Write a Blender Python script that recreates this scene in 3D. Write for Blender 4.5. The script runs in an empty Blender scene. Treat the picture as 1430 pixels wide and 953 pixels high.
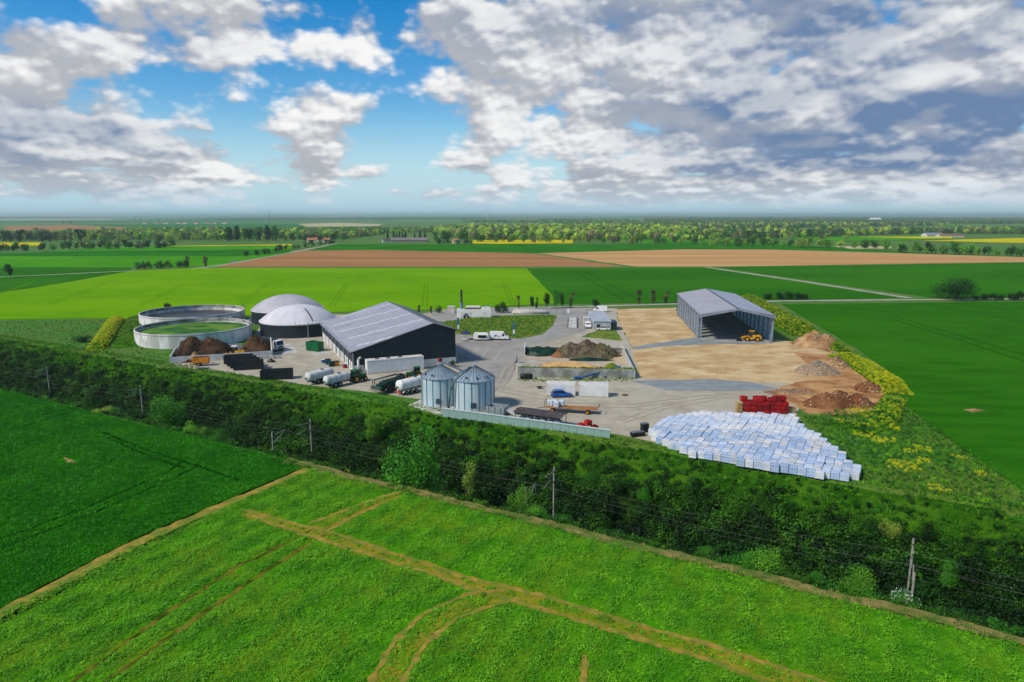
import bpy, bmesh, math, random
import numpy as np
from mathutils import Vector, Matrix

R = math.radians
SC = bpy.context.scene
COL = SC.collection
rng = random.Random(7)
nrg = np.random.default_rng(7)

# ------------------------------------------------------------------ camera
F, CX, CY, H = 953.0, 715.0, 476.5, 38.0          # lens in photo pixels, height of the drone in metres
PITCH = math.atan((476.5 - 301.5) / F)
cam_d = bpy.data.cameras.new('camera')
cam = bpy.data.objects.new('camera', cam_d)
COL.objects.link(cam)
cam.location = (0, 0, H)
cam.rotation_euler = (math.pi / 2 - PITCH, 0, 0)
cam_d.sensor_width = 36
cam_d.lens = 36 * F / 1430
cam_d.clip_start = 0.5
cam_d.clip_end = 60000
SC.camera = cam

# ------------------------------------------------------------------ light
SUN_AZ, SUN_EL = R(-120), R(45)                    # veiled sun to the left, a little behind the camera
SUN_DIR = Vector((math.sin(SUN_AZ) * math.cos(SUN_EL), math.cos(SUN_AZ) * math.cos(SUN_EL), math.sin(SUN_EL)))
sun_d = bpy.data.lights.new('sun', 'SUN')
sun_d.energy = 2.7
sun_d.angle = R(8)
sun_d.color = (1, 0.92, 0.79)
sun = bpy.data.objects.new('sun', sun_d)
COL.objects.link(sun)
sun.rotation_euler = SUN_DIR.to_track_quat('Z', 'Y').to_euler()
sun.location = (0, 0, 300)
SC.view_settings.view_transform = 'Standard'
SC.view_settings.look = 'None'
SC.view_settings.exposure = 0.66
SC.view_settings.gamma = 1.0
SC.view_settings.use_curve_mapping = False


class S:
    """a node socket with arithmetic"""
    def __init__(s, nt, sock): s.nt, s.k = nt, sock
    def op(s, o, b=None, c=None, clamp=False):
        n = s.nt.nodes.new('ShaderNodeMath'); n.operation = o; n.use_clamp = clamp
        for i, v in enumerate((s, b, c)):
            if v is None: continue
            if isinstance(v, S): s.nt.links.new(v.k, n.inputs[i])
            else: n.inputs[i].default_value = v
        return S(s.nt, n.outputs[0])
    def __add__(s, o): return s.op('ADD', o)
    __radd__ = __add__
    def __mul__(s, o): return s.op('MULTIPLY', o)
    __rmul__ = __mul__
    def __sub__(s, o): return s.op('SUBTRACT', o)
    def __rsub__(s, o): return (s * -1.0) + o
    def __truediv__(s, o): return s.op('DIVIDE', o)
    def clamp(s): return s.op('ADD', 0.0, clamp=True)
    def smooth(s, a, b, lo=0.0, hi=1.0):
        n = s.nt.nodes.new('ShaderNodeMapRange'); n.interpolation_type = 'SMOOTHSTEP'
        s.nt.links.new(s.k, n.inputs[0])
        for i, v in zip((1, 2, 3, 4), (a, b, lo, hi)): n.inputs[i].default_value = v
        return S(s.nt, n.outputs[0])


def s_comb(nt, x, y, z=0.0):
    n = nt.nodes.new('ShaderNodeCombineXYZ')
    for i, v in enumerate((x, y, z)):
        if isinstance(v, S): nt.links.new(v.k, n.inputs[i])
        else: n.inputs[i].default_value = v
    return S(nt, n.outputs[0])


def s_noise(nt, vec, scale, detail=4, rough=0.5, dist=0.0, dims='3D', lac=2.0):
    n = nt.nodes.new('ShaderNodeTexNoise'); n.noise_dimensions = dims
    if vec is not None: nt.links.new(vec.k, n.inputs['Vector'])
    n.inputs['Scale'].default_value = scale; n.inputs['Detail'].default_value = detail
    n.inputs['Roughness'].default_value = rough; n.inputs['Distortion'].default_value = dist
    n.inputs['Lacunarity'].default_value = lac
    return S(nt, n.outputs['Fac'])


def s_mix(nt, f, a, b, mode='MIX'):
    n = nt.nodes.new('ShaderNodeMix'); n.data_type = 'RGBA'; n.blend_type = mode
    for i, v in ((0, f), (6, a), (7, b)):
        if isinstance(v, S): nt.links.new(v.k, n.inputs[i])
        elif i == 0: n.inputs[0].default_value = v
        else: n.inputs[i].default_value = (*v, 1)
    return S(nt, n.outputs[2])


# ------------------------------------------------------------------ sky: Nishita air with cumulus layers, by direction only
def build_sky():
    w = bpy.data.worlds.new('World'); SC.world = w; w.use_nodes = True
    nt = w.node_tree; nt.nodes.clear()
    out = nt.nodes.new('ShaderNodeOutputWorld'); bg = nt.nodes.new('ShaderNodeBackground')
    nt.links.new(bg.outputs[0], out.inputs[0])
    sky = nt.nodes.new('ShaderNodeTexSky'); sky.sky_type = 'NISHITA'; sky.sun_disc = False
    sky.sun_elevation = SUN_EL; sky.sun_rotation = SUN_AZ
    sky.air_density = 1.0; sky.dust_density = 0.3; sky.ozone_density = 2.5
    hsv = nt.nodes.new('ShaderNodeHueSaturation'); hsv.inputs['Saturation'].default_value = 1.55
    hsv.inputs['Hue'].default_value = 0.5; hsv.inputs['Value'].default_value = 1.35
    nt.links.new(sky.outputs[0], hsv.inputs['Color'])
    tc = nt.nodes.new('ShaderNodeTexCoord'); sep = nt.nodes.new('ShaderNodeSeparateXYZ')
    nt.links.new(tc.outputs['Generated'], sep.inputs[0])
    x, y, z = (S(nt, sep.outputs[i]) for i in range(3))
    a = x.op('ARCTAN2', y)
    e = z.op('ARCSINE').op('MAXIMUM', 0.0)
    def field(de, det):
        p = s_comb(nt, a + de * 0.5, (e + de) * 1.65, 0.0)
        n1 = s_noise(nt, p, 6.2, det, 0.56, 0.0, '2D')
        if det < 4: return n1
        p2 = s_comb(nt, a, (e + de * 0.6) * 3.6, 0.0)
        n2 = s_noise(nt, p2, 13.0, det - 2, 0.56, 0.0, '2D')
        n1 = n1 + (n2 - n1) * e.smooth(0.03, 0.15, 0.85, 0.12)
        vo = nt.nodes.new('ShaderNodeTexVoronoi'); vo.feature = 'F1'; vo.voronoi_dimensions = '2D'
        vo.inputs['Scale'].default_value = 13; vo.inputs['Detail'].default_value = 2.0; vo.inputs['Roughness'].default_value = 0.55; vo.inputs['Lacunarity'].default_value = 2.3
        nt.links.new(p.k, vo.inputs['Vector'])
        return n1 + (0.42 - S(nt, vo.outputs['Distance'])) * 0.30

    def blob(a0, e0, sa, se, amp):
        q = ((a - a0) / sa).op('POWER', 2.0) + ((e - e0) / se).op('POWER', 2.0)
        return (q * -1.0).op('EXPONENT') * amp

    def px(X, Y):      # degrees of the large cloud groups around the place
        u = (X - CX) / F; v = (CY - Y) / F
        d = Vector((u, math.cos(PITCH) + v * math.sin(PITCH), -math.sin(PITCH) + v * math.cos(PITCH))).normalized()
        return math.atan2(d.x, d.y), math.asin(d.z)

    groups = [  # X, Y, width, height, amount
        (300, 45, 230, 50, 0.27), (60, 110, 120, 60, 0.26), (150, 240, 150, 34, 0.24), (280, 225, 80, 45, 0.20),
        (440, 185, 55, 65, 0.27), (760, 100, 170, 110, 0.25), (1160, 110, 400, 140, 0.36), (1150, 245, 360, 30, 0.20), (1430, 150, 160, 120, 0.15), (1010, 5, 220, 40, 0.20), (820, 190, 60, 40, 0.08), (640, 232, 40, 14, 0.16), (600, 214, 30, 10, 0.16), (625, 272, 40, 8, 0.14), (760, 268, 90, 14, 0.12), (365, 105, 30, 16, 0.16), (455, 240, 70, 12, 0.1), (60, 190, 120, 40, 0.22),
        (60, 12, 60, 26, -0.42), (440, 112, 90, 22, -0.20), (555, 195, 55, 55, -0.30), (350, 190, 32, 60, -0.20), (545, 20, 22, 45, -0.25),
        (500, 288, 150, 16, -0.16), (1120, 274, 420, 14, 0.20), (200, 262, 130, 12, 0.12), (230, 125, 60, 22, -0.12), (650, 250, 90, 40, -0.08)]
    M = None
    for X, Y, sx, sy, am in groups:
        a0, e0 = px(X, Y)
        b = blob(a0, e0, sx / F, sy / F, am)
        M = b if M is None else M + b
    d0 = field(0.0, 7)
    d1 = field(0.008, 6)
    d2 = field(0.03, 2)
    d3 = field(0.0, 2)
    dens = d0 + M
    alpha = dens.smooth(0.40, 0.64)
    lit = ((d0 - d1) * 3.8 + (d3 - d2) * 3.3 + 0.50)
    thick = (dens - 0.54).smooth(0.0, 0.40)
    lit = ((lit - thick * 0.14) * 0.85 + 0.08).op('ADD', (d0 - d3) * 0.9).smooth(-0.12, 1.12)
    D = None                                        # heavy rain-grey undersides
    for X, Y, sx, sy, am in ((50, 192, 120, 26, 1.7), (1330, 190, 200, 36, 0.55), (1400, 80, 300, 130, 0.62), (1000, 120, 300, 80, 0.25), (880, 25, 250, 30, 0.55),
                             (1060, 170, 190, 36, 0.60), (250, 62, 160, 22, 0.30), (1100, 235, 420, 14, 0.45), (240, 272, 120, 10, 0.4), (1150, 40, 120, 60, 0.30)):
        a0, e0 = px(X, Y)
        b = blob(a0, e0, sx / F, sy / F, am)
        D = b if D is None else D + b
    D = D * (s_noise(nt, s_comb(nt, a, e * 2.6), 8.0, 3, 0.5, 0.0, '2D').smooth(0.30, 0.62, 0.35, 1.15))
    grey = s_mix(nt, D.clamp(), (0.47, 0.485, 0.525), (0.15, 0.24, 0.41))
    white = s_mix(nt, D.clamp(), (0.97, 0.965, 0.96), (0.52, 0.56, 0.63))
    cloud = s_mix(nt, lit, grey, white)
    low = e.smooth(-0.01, 0.055)                       # distant clouds near the horizon take the colour of the air
    cloud = s_mix(nt, low, (0.52, 0.70, 0.86), cloud)
    gain = nt.nodes.new('ShaderNodeVectorMath'); gain.operation = 'SCALE'; gain.inputs['Scale'].default_value = 10.2
    nt.links.new(cloud.k, gain.inputs[0])
    hz = e.smooth(0.0, 0.022, 0.3, 1.0)
    air = s_mix(nt, e.smooth(-0.02, 0.16), (4.7, 7.2, 9.0), S(nt, hsv.outputs[0]))
    mix = s_mix(nt, alpha * hz, air, S(nt, gain.outputs[0]))
    nt.links.new(mix.k, bg.inputs[0])
    bg.inputs[1].default_value = 0.062
    w.cycles.sampling_method = 'MANUAL'; w.cycles.sample_map_resolution = 512


build_sky()
# ------------------------------------------------------------------ helpers
def G(x, y, z=0.0):
    """point on the level z seen at photo pixel (x, y)"""
    u = (x - CX) / F; v = (CY - y) / F
    t = (H - z) / (math.sin(PITCH) - v * math.cos(PITCH))
    return Vector((u * t, (math.cos(PITCH) + v * math.sin(PITCH)) * t, z))


LIGHT = 1.30
def c(r, g, b):
    """albedo of a surface that photographs as this sRGB colour in this light"""
    f = lambda q: (q / 255 / 12.92 if q <= 10 else ((q / 255 + 0.055) / 1.055) ** 2.4) / LIGHT
    return (f(r), f(g), f(b))


def tag(o, label=None, cat=None, group=None, kind=None):
    for k, v in (('label', label), ('category', cat), ('group', group), ('kind', kind)):
        if v: o[k] = v
    return o


def thing(name, label, cat, loc=(0, 0, 0), rz=0.0, group=None):
    o = bpy.data.objects.new(name, None); COL.objects.link(o)
    o.location = loc; o.rotation_euler = (0, 0, rz); o.empty_display_size = 0.5
    return tag(o, label, cat, group)


def copy_tree(o, parent=None):
    q = o.copy(); COL.objects.link(q); q.parent = parent
    for ch in o.children: copy_tree(ch, q)
    return q


class MB:
    """collects shapes and links them as one mesh object"""
    def __init__(s): s.v = []; s.f = []
    def add(s, vs, fs, m=None):
        k = len(s.v)
        s.v += [tuple(m @ Vector(p)) for p in vs] if m is not None else [tuple(p) for p in vs]
        s.f += [tuple(i + k for i in q) for q in fs]
        return s
    def box(s, x0, x1, y0, y1, z0, z1, m=None):
        vs = [(x, y, z) for z in (z0, z1) for y in (y0, y1) for x in (x0, x1)]
        return s.add(vs, [(0, 2, 3, 1), (4, 5, 7, 6), (0, 1, 5, 4), (2, 6, 7, 3), (0, 4, 6, 2), (1, 3, 7, 5)], m)
    def cyl(s, p0, p1, r0, r1=None, n=12, cap=True):
        p0, p1 = Vector(p0), Vector(p1); r1 = r0 if r1 is None else r1
        d = (p1 - p0).normalized(); u = d.orthogonal().normalized(); w = d.cross(u)
        vs = [p + (u * math.cos(2 * math.pi * i / n) + w * math.sin(2 * math.pi * i / n)) * r for p, r in ((p0, r0), (p1, r1)) for i in range(n)]
        fs = [(i, (i + 1) % n, n + (i + 1) % n, n + i) for i in range(n)]
        if cap: fs += [tuple(range(n))[::-1], tuple(range(n, 2 * n))]
        return s.add(vs, fs)
    def tube(s, pts, r, n=6):
        for a, b in zip(pts[:-1], pts[1:]): s.cyl(a, b, r, r, n)
        return s
    def lathe(s, prof, n=24, o=(0, 0, 0), axis='z'):
        vs, fs = [], []
        for r, z in prof:
            for i in range(n):
                t = 2 * math.pi * i / n
                p = (r * math.cos(t), r * math.sin(t), z)
                if axis == 'x': p = (z, p[0], p[1])
                if axis == 'y': p = (p[0], z, p[1])
                vs.append((p[0] + o[0], p[1] + o[1], p[2] + o[2]))
        for k in range(len(prof) - 1):
            for i in range(n):
                j = (i + 1) % n
                fs.append((k * n + i, k * n + j, (k + 1) * n + j, (k + 1) * n + i))
        return s.add(vs, fs)
    def prism(s, poly, y0, y1, axis='y'):
        """polygon in the x-z plane (axis y) or the x-y plane (axis z), extruded"""
        n = len(poly)
        if axis == 'y': vs = [(p[0], y, p[1]) for y in (y0, y1) for p in poly]
        elif axis == 'x': vs = [(y, p[0], p[1]) for y in (y0, y1) for p in poly]
        else: vs = [(p[0], p[1], y) for y in (y0, y1) for p in poly]
        fs = [tuple(range(n)), tuple(range(n, 2 * n))[::-1]] + [(i, n + i, n + (i + 1) % n, (i + 1) % n) for i in range(n)]
        return s.add(vs, fs)
    def build(s, name, mat, parent=None, smooth=False, kind=None, fix=True):
        me = bpy.data.meshes.new(name); me.from_pydata(s.v, [], s.f)
        if fix:
            bm = bmesh.new(); bm.from_mesh(me); bmesh.ops.recalc_face_normals(bm, faces=bm.faces); bm.to_mesh(me); bm.free()
        if smooth:
            me.polygons.foreach_set('use_smooth', [True] * len(me.polygons))
        me.materials.append(mat)
        return link(name, me, parent, kind)


def link(name, me, parent=None, kind=None):
    o = bpy.data.objects.new(name, me); COL.objects.link(o); o.parent = parent
    if kind: o['kind'] = kind
    return o


def box(name, mat, parent, *a, **k): return MB().box(*a).build(name, mat, parent, **k)


def mesh_np(name, V, Fq, mat, smooth=False):
    me = bpy.data.meshes.new(name)
    V = np.asarray(V, dtype=np.float32); Fq = np.asarray(Fq, dtype=np.int32)
    n, k = Fq.shape
    me.vertices.add(len(V)); me.vertices.foreach_set('co', V.ravel())
    me.loops.add(n * k); me.loops.foreach_set('vertex_index', Fq.ravel())
    me.polygons.add(n); me.polygons.foreach_set('loop_start', np.arange(0, n * k, k, dtype=np.int32))
    if smooth: me.polygons.foreach_set('use_smooth', np.ones(n, dtype=bool))
    me.update(calc_edges=True)
    if mat: me.materials.append(mat)
    return me


# ------------------------------------------------------------------ materials
MATS = {}
def mat(name, col, col2=None, scale=1.0, detail=4, rough=0.75, metal=0.0, bump=0.0, bscale=None, lo=0.35, hi=0.65, spec=0.3, obj=False,
        col3=None, scale3=0.1, stretch=None, rnd=0.0, transl=0.0, bdist=0.1):
    if name in MATS: return MATS[name]
    m = bpy.data.materials.new(name); m.use_nodes = True; nt = m.node_tree
    bs = nt.nodes['Principled BSDF']
    bs.inputs['Roughness'].default_value = rough; bs.inputs['Metallic'].default_value = metal
    bs.inputs['Specular IOR Level'].default_value = spec
    if obj:
        pos = S(nt, nt.nodes.new('ShaderNodeTexCoord').outputs['Object'])
    else:
        pos = S(nt, nt.nodes.new('ShaderNodeNewGeometry').outputs['Position'])
    if stretch:
        mp = nt.nodes.new('ShaderNodeMapping'); nt.links.new(pos.k, mp.inputs[0])
        mp.inputs['Scale'].default_value = stretch[:3]
        if len(stretch) > 3: mp.inputs['Rotation'].default_value = (0, 0, stretch[3])
        pos = S(nt, mp.outputs[0])
    col2 = col2 or tuple(q * 0.75 for q in col)
    f = s_noise(nt, pos, scale, detail, 0.6).smooth(lo, hi)
    cs = s_mix(nt, f, col, col2)
    if col3:
        cs = s_mix(nt, s_noise(nt, pos, scale3, 5, 0.6).smooth(0.42, 0.62), cs, col3)
    if rnd:
        r = S(nt, nt.nodes.new('ShaderNodeObjectInfo').outputs['Random'])
        hs = nt.nodes.new('ShaderNodeHueSaturation'); nt.links.new(cs.k, hs.inputs['Color'])
        nt.links.new((r * (2 * rnd) + (1 - rnd)).k, hs.inputs['Value'])
        cs = S(nt, hs.outputs[0])
    nt.links.new(cs.k, bs.inputs['Base Color'])
    if bump:
        b = nt.nodes.new('ShaderNodeBump'); b.inputs['Strength'].default_value = bump; b.inputs['Distance'].default_value = bdist
        nt.links.new(s_noise(nt, pos, bscale or scale * 4, 5, 0.6).k, b.inputs['Height'])
        nt.links.new(b.outputs[0], bs.inputs['Normal'])
    if transl:
        tr = nt.nodes.new('ShaderNodeBsdfTranslucent'); nt.links.new(cs.k, tr.inputs[0])
        mx = nt.nodes.new('ShaderNodeMixShader'); mx.inputs[0].default_value = transl
        nt.links.new(bs.outputs[0], mx.inputs[1]); nt.links.new(tr.outputs[0], mx.inputs[2])
        nt.links.new(mx.outputs[0], nt.nodes['Material Output'].inputs[0])
    MATS[name] = m
    return m


def leafmat(name, c1, c2, scale=0.6, rnd=0.35, k=1.55):
    c1, c2 = tuple(min(.8, q * k) for q in c1), tuple(min(.8, q * k) for q in c2)      # leaves shade one another
    return mat('leaf_' + name, c1, c2, scale=scale, detail=3, rough=0.6, rnd=rnd, transl=0.28, spec=0.25)


CONC = mat('concrete', c(212, 210, 204), c(190, 188, 180), scale=0.5, bump=0.2, col3=c(178, 174, 162), scale3=0.25)
CONCD = mat('concrete_stained', c(165, 162, 152), c(120, 117, 108), scale=0.8, bump=0.3, col3=c(95, 92, 80), scale3=0.3)
WHITE = mat('white_paint', c(250, 248, 244), c(238, 236, 230), scale=0.7, rough=0.45)
WHITED = mat('white_weathered', c(232, 230, 224), c(208, 206, 198), scale=0.9, rough=0.55)
BLACK = mat('black_paint', c(30, 34, 36), c(18, 20, 22), scale=2, rough=0.5)
RUBBER = mat('rubber', c(32, 31, 30), c(22, 21, 20), scale=3, rough=0.85)
GLASS = mat('dark_glass', (0.012, 0.015, 0.018), (0.008, 0.01, 0.012), rough=0.08, spec=0.6)
STEEL = mat('galvanised', c(185, 195, 200), c(150, 162, 170), scale=1.5, rough=0.38, metal=0.35)
GREYST = mat('grey_steel', c(120, 128, 136), c(95, 102, 110), scale=1.5, rough=0.5, metal=0.2)
DKGREEN = mat('machine_green', c(22, 72, 52), c(14, 48, 38), scale=2, rough=0.45)
JGREEN = mat('tractor_green', c(40, 130, 70), c(25, 95, 50), scale=2, rough=0.4)
SKIPG = mat('skip_green', c(20, 120, 70), c(10, 90, 52), scale=1, rough=0.5)
ORANGE = mat('orange_paint', c(240, 150, 30), c(205, 118, 20), scale=1.2, rough=0.5)
YELLOW = mat('loader_yellow', c(240, 175, 20), c(205, 140, 15), scale=1.5, rough=0.45)
RUST = mat('rusty_iron', c(120, 62, 35), c(78, 42, 26), scale=2, rough=0.8)
RED = mat('red_crate', c(178, 25, 28), c(140, 15, 20), scale=1.2, rough=0.5, rnd=0.35)
ORRED = mat('orange_red', c(215, 55, 35), c(170, 35, 25), scale=1.2, rough=0.5)
BLUE = mat('blue_paint', c(25, 100, 190), c(15, 80, 160), scale=1, rough=0.3, spec=0.5)
BLUED = mat('auger_blue', c(50, 110, 165), c(35, 80, 125), scale=1, rough=0.5)
TEAL = mat('teal_plastic', c(30, 110, 120), c(20, 80, 92), scale=2, rough=0.5)
PURPLE = mat('purple_fabric', c(62, 48, 130), c(45, 32, 100), scale=2, rough=0.8)
WOOD = mat('weathered_wood', c(190, 130, 70), c(150, 98, 50), scale=1.2, stretch=(0.4, 4, 1), rough=0.8)
PALEWOOD = mat('pallet_wood', c(205, 180, 120), c(170, 140, 85), scale=2, rough=0.85)
SOIL_DK = mat('compost', c(70, 48, 34), c(34, 22, 18), scale=0.5, detail=6, rough=0.95, bump=0.8, bscale=1.8, col3=c(98, 72, 46), scale3=0.22, bdist=0.4)
SOIL_RED = mat('red_earth', c(132, 80, 45), c(95, 55, 32), scale=0.5, detail=6, rough=0.95, bump=0.8, bscale=2, col3=c(150, 105, 66), scale3=0.25, bdist=0.3)
SOIL_TAN = mat('tan_earth', c(196, 160, 112), c(160, 118, 78), scale=0.4, detail=6, rough=0.95, bump=0.6, bscale=2, col3=c(140, 100, 66), scale3=0.2, bdist=0.3)
SANDH = mat('sand', c(222, 182, 122), c(196, 150, 96), scale=0.35, detail=6, rough=0.95, bump=0.4, bscale=2, bdist=0.2)
GRAVELH = mat('gravel_heap_grey', c(188, 160, 126), c(142, 118, 92), scale=2.2, detail=6, rough=0.95, bump=0.8, bscale=4, bdist=0.2)

# ------------------------------------------------------------------ terrain: one sheet to the horizon, with the railway cutting
EX = Vector((0.870, -0.493, 0)).normalized()        # along the railway
NX = Vector((-EX.y, EX.x, 0))                       # away from the camera
def W(a, s, z=0.0): return EX * a + NX * s + Vector((0, 0, z))
PROFILE = [(-1e6, 0), (71.5, 0), (73.5, -0.5), (80.5, -9.5), (92.5, -9.5), (103.5, -0.7), (106, 0), (1e6, 0)]
def zcut(s):
    for (s0, z0), (s1, z1) in zip(PROFILE[:-1], PROFILE[1:]):
        if s0 <= s <= s1: return z0 + (z1 - z0) * (s - s0) / (s1 - s0)
    return 0.0


def build_ground():
    A = [-30000, -12000, -5000, -2000, -900, -500] + list(range(-350, 260, 5)) + [320, 500, 900, 2000, 5000, 12000, 30000]
    Ss = [-3000, -600, 0, 40, 60, 68] + [71 + 0.75 * i for i in range(50)] + [110, 120, 150, 220, 400, 800, 1600, 3200, 6400, 12800, 24000, 42000]
    r = random.Random(3)
    V = []
    for s in Ss:
        for a in A:
            z = zcut(s)
            if z < -0.05: z += r.uniform(-0.25, 0.25)
            V.append(W(a, s, z))
    n = len(A)
    Fq = [(j * n + i, j * n + i + 1, (j + 1) * n + i + 1, (j + 1) * n + i) for j in range(len(Ss) - 1) for i in range(n - 1)]
    m = mat('meadow', c(80, 132, 22), c(54, 108, 14), scale=0.35, detail=6, rough=0.95, bump=0.5, bscale=2.5, col3=c(92, 118, 30), scale3=0.05, bdist=0.2)
    me = mesh_np('ground', V, Fq, m, True)
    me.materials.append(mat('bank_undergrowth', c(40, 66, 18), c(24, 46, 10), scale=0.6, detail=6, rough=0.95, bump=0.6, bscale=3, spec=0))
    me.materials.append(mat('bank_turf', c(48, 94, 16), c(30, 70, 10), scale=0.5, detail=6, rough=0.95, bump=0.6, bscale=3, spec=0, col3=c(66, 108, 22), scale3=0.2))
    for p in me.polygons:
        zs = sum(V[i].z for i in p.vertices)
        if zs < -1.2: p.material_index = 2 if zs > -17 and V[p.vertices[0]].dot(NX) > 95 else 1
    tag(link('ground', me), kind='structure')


build_ground()


def sheet(name, pts, z, m, px=True, step=None, jit=0.0, base=None, kind='structure', parent=None, seed=1):
    """flat polygon with a real edge down to the ground; pts in photo pixels on the ground plane or metres"""
    r = random.Random(seed)
    P = [G(*p, z) if px else Vector((p[0], p[1], z)) for p in pts]
    if step:
        Q = []
        for p, q in zip(P, P[1:] + P[:1]):
            n = max(1, min(90, int((q - p).length / step)))
            d = (q - p).normalized(); w = Vector((-d.y, d.x, 0))
            for i in range(n):
                t = p.lerp(q, i / n)
                Q.append(t + w * (r.uniform(-jit, jit) if i else 0))
        P = Q
    n = len(P); b = (z - 0.35) if base is None else base
    bm = bmesh.new()
    top = [bm.verts.new(p) for p in P]; bot = [bm.verts.new((p.x, p.y, b)) for p in P]
    f = bm.faces.new(top)
    for i in range(n): bm.faces.new((top[i], top[(i + 1) % n], bot[(i + 1) % n], bot[i]))
    bmesh.ops.triangulate(bm, faces=[f])
    bmesh.ops.recalc_face_normals(bm, faces=bm.faces)
    me = bpy.data.meshes.new(name); bm.to_mesh(me); bm.free(); me.materials.append(m)
    return link(name, me, parent, kind)


def strip(name, pts, width, z, m, px=True, jit=0.0, parent=None, kind='structure', step=3.0, base=None):
    """a road or track along a polyline"""
    P = [G(*p, z) if px else Vector((p[0], p[1], z)) for p in pts]
    Q = [P[0]]
    for p, q in zip(P[:-1], P[1:]):
        n = max(1, min(60, int((q - p).length / step)))
        Q += [p.lerp(q, i / n) for i in range(1, n + 1)]
    L, Rr = [], []
    rr = random.Random(len(pts) * 13 + int(width * 10))
    for i, p in enumerate(Q):
        d = (Q[min(i + 1, len(Q) - 1)] - Q[max(i - 1, 0)]).normalized(); w = Vector((-d.y, d.x, 0))
        L.append(p + w * (width / 2 + rr.uniform(-jit, jit))); Rr.append(p - w * (width / 2 + rr.uniform(-jit, jit)))
    n = len(Q); V = L + Rr; Fq = [(i, i + 1, n + i + 1, n + i) for i in range(n - 1)]
    o = link(name, mesh_np(name, V, Fq, m), parent, kind)
    for p in o.data.polygons:
        if p.normal.z < 0: o.data.flip_normals(); break
    return o


# crops, ploughland and tracks of the plain
def crop(n, c1, c2, scale=0.06, st=None, c3=None, s3=0.01, bump=0.4, bs=3.0):
    return mat('crop_' + n, c1, c2, scale=scale, detail=7, rough=0.95, bump=bump, bscale=bs, stretch=st, col3=c3, scale3=s3, spec=0.0, bdist=0.25)


C_LIME = crop('lime', c(112, 166, 6), c(98, 154, 6), c3=c(120, 170, 8), scale=0.12, st=(0.7, 1.3, 1, R(-8)))
C_DARK = crop('dark', c(52, 116, 20), c(40, 102, 16), c3=c(56, 120, 20), scale=0.15, st=(0.5, 1.4, 1, R(-25)))
C_MID = crop('mid', c(46, 128, 18), c(36, 108, 14), scale=0.02)
C_BRIGHT = crop('bright', c(82, 158, 18), c(66, 140, 14), scale=0.02)
C_TEAL = crop('teal', c(48, 112, 56), c(58, 124, 52), scale=0.008)
C_BROWN = crop('brown', c(190, 140, 94), c(164, 116, 76), scale=0.03, st=(0.15, 2.5, 1, 0), c3=c(160, 118, 78))
C_TAN = crop('tan', c(216, 176, 122), c(196, 154, 102), scale=0.03, st=(0.15, 2.5, 1, 0), c3=c(196, 148, 96))
C_RAPE = crop('rape', c(222, 206, 20), c(190, 184, 20), scale=0.02)
C_PALE = crop('pale', c(206, 190, 150), c(186, 176, 130), scale=0.01)
TRACK = mat('track_pale', c(186, 184, 168), c(150, 154, 130), scale=0.2, rough=0.95)
EARTH = mat('track_earth', c(176, 148, 58), c(140, 122, 40), scale=0.9, rough=0.95, bump=0.4, col3=c(112, 126, 30), scale3=0.5)
FLAT = mat('trodden_crop', c(128, 142, 28), c(92, 126, 20), scale=0.8, rough=0.95, bump=0.4, spec=0, col3=c(156, 140, 44), scale3=0.4)

sheet('lime_field', [(-500, 445), (0, 409), (90, 395), (185, 378), (280, 374.5), (735, 375), (770, 411), (774, 424), (640, 431), (350, 440), (180, 444), (-500, 452)], 0.20, C_LIME, step=6, jit=0.6)
sheet('dark_field', [(736, 375), (985, 373.8), (1252, 415.5), (1090, 419), (940, 422.5), (775, 424), (771, 411)], 0.22, C_DARK, step=6, jit=0.5)
sheet('dark_field', [(1003, 373.5), (1430, 367), (2100, 362), (2100, 415), (1300, 415.5)], 0.22, C_DARK, step=8, jit=0.2)
sheet('dark_field', [(1092, 425), (1430, 421), (2000, 420), (2100, 660), (1700, 790), (1430, 684), (1335, 618), (1262, 562), (1245, 520), (1190, 482)], 0.24, C_DARK, step=6, jit=0.3)
sheet('brown_field', [(300, 372.8), (425, 350.5), (520, 349.5), (740, 354), (872, 372.5)], 0.15, C_BROWN, step=12, jit=1.2)
sheet('tan_field', [(752, 354), (900, 350), (960, 348.6), (1080, 349), (1260, 354), (1430, 359.5), (2000, 362), (1430, 366), (1000, 372.5), (890, 372.2)], 0.15, C_TAN, step=12, jit=1.2)
sheet('green_strip_field', [(432, 349), (470, 341), (850, 341.5), (960, 339), (1090, 341), (1290, 353), (1260, 353), (1080, 348.4), (960, 348), (740, 353.2), (520, 348.8)], 0.2, C_MID)
sheet('bright_field', [(-500, 374), (-500, 361), (0, 358), (340, 357.8), (405, 353), (298, 371.5), (180, 373)], 0.2, C_BRIGHT)
sheet('mid_field', [(-500, 360), (0, 354), (120, 351), (345, 349), (405, 349), (405, 352.5), (340, 357.4), (0, 357.6)], 0.25, C_MID)
sheet('bright_field', [(60, 351.8), (140, 346), (240, 344), (410, 343.3), (405, 348.6), (345, 348.6), (120, 350.6)], 0.3, C_BRIGHT)
sheet('rape_field', [(238, 343.6), (410, 341.3), (410, 342.9), (240, 344)], 0.8, C_RAPE)
sheet('dark_strip_field', [(-500, 392), (-500, 374.6), (180, 373.6), (186, 377.4), (90, 394.4), (0, 408.4), (-500, 443)], 0.2, C_DARK)  # strip in the dark green crop colour
sheet('rape_field', [(-60, 344), (4, 338.5), (62, 338.8), (62, 343)], 0.8, C_RAPE)
sheet('rape_field', [(105, 339), (122, 339), (122, 343.5), (105, 343.5)], 0.8, C_RAPE)
sheet('far_brown_field', [(10, 316.5), (95, 315), (230, 320), (150, 326), (0, 328)], 0.5, C_BROWN)
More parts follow.
